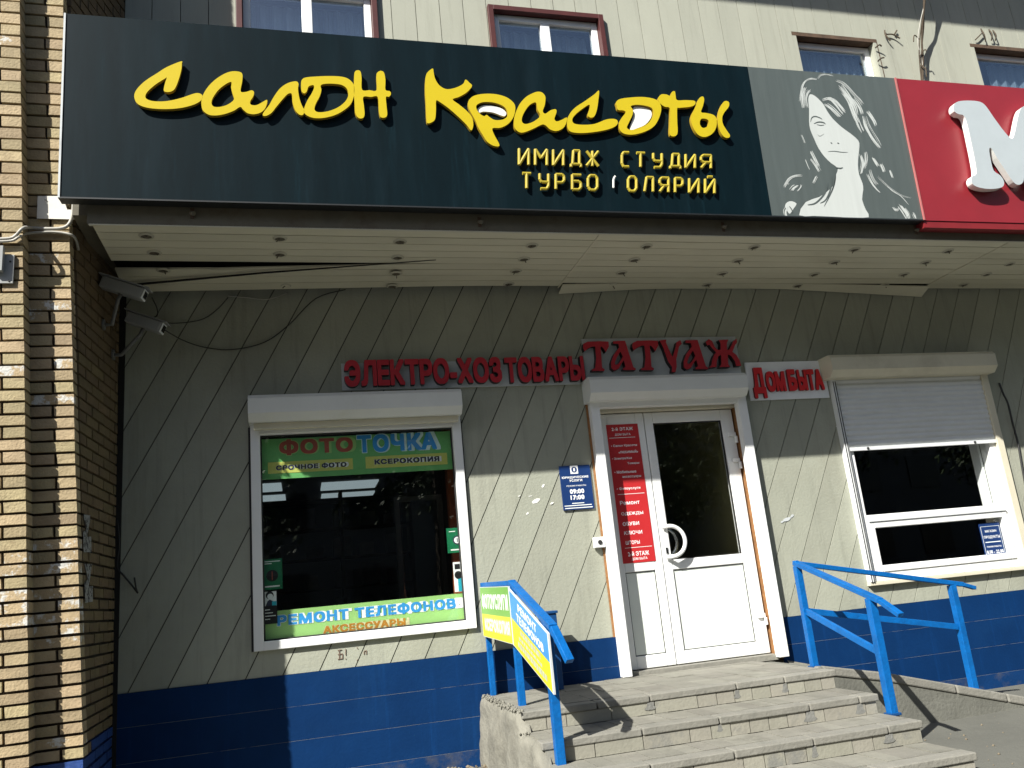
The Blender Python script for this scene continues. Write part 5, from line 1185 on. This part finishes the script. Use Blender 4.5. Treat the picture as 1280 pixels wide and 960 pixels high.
# loose dirt and a dry weed
mb = MB(); random.seed(5)
for i in range(260):
    x = random.uniform(-2.2, -1.62); y = -random.uniform(.02, .5)**1.0; r = random.uniform(.004, .018)
    if random.random() < .5: x = random.uniform(-4.0, -1.62); y = -random.uniform(.015, .12)
    c = Vector((x, y, -.505+r*.2)); mb.tube([c-Vector((r,0,0)), c, c+Vector((r,0,0))], r, 5, True, [r*.3, r, r*.4])
for i in range(260):
    x = random.uniform(.7, 5.5); y = -random.uniform(.95, 3.4); r = random.uniform(.003, .009)
    c = Vector((x, y, gz(x, y)+r*.3)); mb.tube([c-Vector((r,0,0)), c, c+Vector((r,0,0))], r, 5, True, [r*.3, r, r*.4])
tag(mb.build('gravel', M['dirt'], None), kind='stuff')
wd_ = empty('dry_weed', (*at(1272, 838, 'z', -.5)[:2], -.515), 'dry weed stalk growing at the wall foot near the right edge', 'weed'); bx0 = WORLD[wd_]
for k in range(5): MB().tube(catmull([tuple(bx0), tuple(bx0+Vector((random.uniform(-.05,.03), -.02, .08))), tuple(bx0+Vector((random.uniform(-.13,.06), -.03, random.uniform(.10,.2))))], False, 4), .003, 4).build('stalk', M['dirt'], wd_)

# ------------------------------------------------------------------ trees across the street (seen as reflections in the glass)
def tree(x, y, h, rad, label, seed):
    rnd = random.Random(seed); r = empty('tree', (x, y, -.515), label, 'tree', 'trees across the street')
    mb = MB(); mb.tube([(x, y, -.6), (x+.05, y, h*.25), (x-.05, y+.05, h*.55), (x, y, h*.85)], .2, 8, True, [.24, .18, .12, .03])
    for k in range(7):
        a = rnd.uniform(0, 6.28); z = h*rnd.uniform(.3, .7); L = rad*rnd.uniform(.5, .9)
        mb.tube([(x, y, z), (x+math.cos(a)*L*.5, y+math.sin(a)*L*.5, z+L*.35), (x+math.cos(a)*L, y+math.sin(a)*L, z+L*.5)], .05, 5, True, [.07, .045, .012])
    mb.build('trunk', M['bark'], r)
    mb = MB(); cl = []
    for k in range(34):
        a = rnd.uniform(0, 6.28); q = rad*math.sqrt(rnd.random()); z = h*rnd.uniform(.22, 1.0); q *= math.sin(math.pi*min(1, max(.12, (z/h-.15)/.9)))**.6; cl.append((x+q*math.cos(a), y+q*math.sin(a), z, rad*rnd.uniform(.22, .42)))
    for cx, cy, cz, cr in cl:
        for k in range(170):
            v = Vector((rnd.gauss(0,1), rnd.gauss(0,1), rnd.gauss(0,.8))).normalized()*cr*rnd.random()**.4; c = Vector((cx, cy, cz))+v
            n = Vector((rnd.gauss(0,1), rnd.gauss(0,1), rnd.gauss(0,1))).normalized(); t = n.orthogonal().normalized(); b = n.cross(t); s = rnd.uniform(.07, .14)
            mb.face([c-t*s, c-b*s*.55, c+t*s, c+b*s*.55])
    mb.build('crown', M['leaf'], r)
for k, (x, y, h, rad, lb) in enumerate(((-5,-14,10.5,3.4,'broad green tree across the street, leftmost in the row'), (0.5,-14,11.5,3.6,'broad green tree across the street, second in the row'), (6,-14,11,3.6,'broad green tree across the street, third in the row'), (11.5,-14,12,3.6,'broad green tree across the street, fourth in the row'), (17,-13,11,3.6,'broad green tree across the street, rightmost in the row'))):
    tree(x, y, h, rad, lb, 30+k)

# ------------------------------------------------------------------ added apartment block to cut sky fill (behind the camera, mirrored in the glass)
apt = empty('added_apartment_block', (5, -30, -.64), 'long four storey apartment block added across the street to cut sky light', 'building')
mb = MB(); mb.box(-34, 44, -40, -26, -.64, 13.0); mb.build('wall', mat('panel_wall', (.30,.29,.26), .9, .1, 1), apt)
mb = MB(); mb.box(-34.4, 44.4, -40.4, -25.6, 13.01, 13.4); mb.build('roof', M['roof'], apt)
gw = mat('far_window', (.03,.035,.04), .15); wme = None
for i in range(24):
    for j in range(4):
        if wme is None:
            wo = MB().box(-33, -31.4, -25.99, -25.93, .6, 2.1).build('window', gw, apt); wme = wo
        else:
            c = wme.copy(); COL.objects.link(c); c.parent = apt; c.location = (i*3.2, 0, j*3.0)
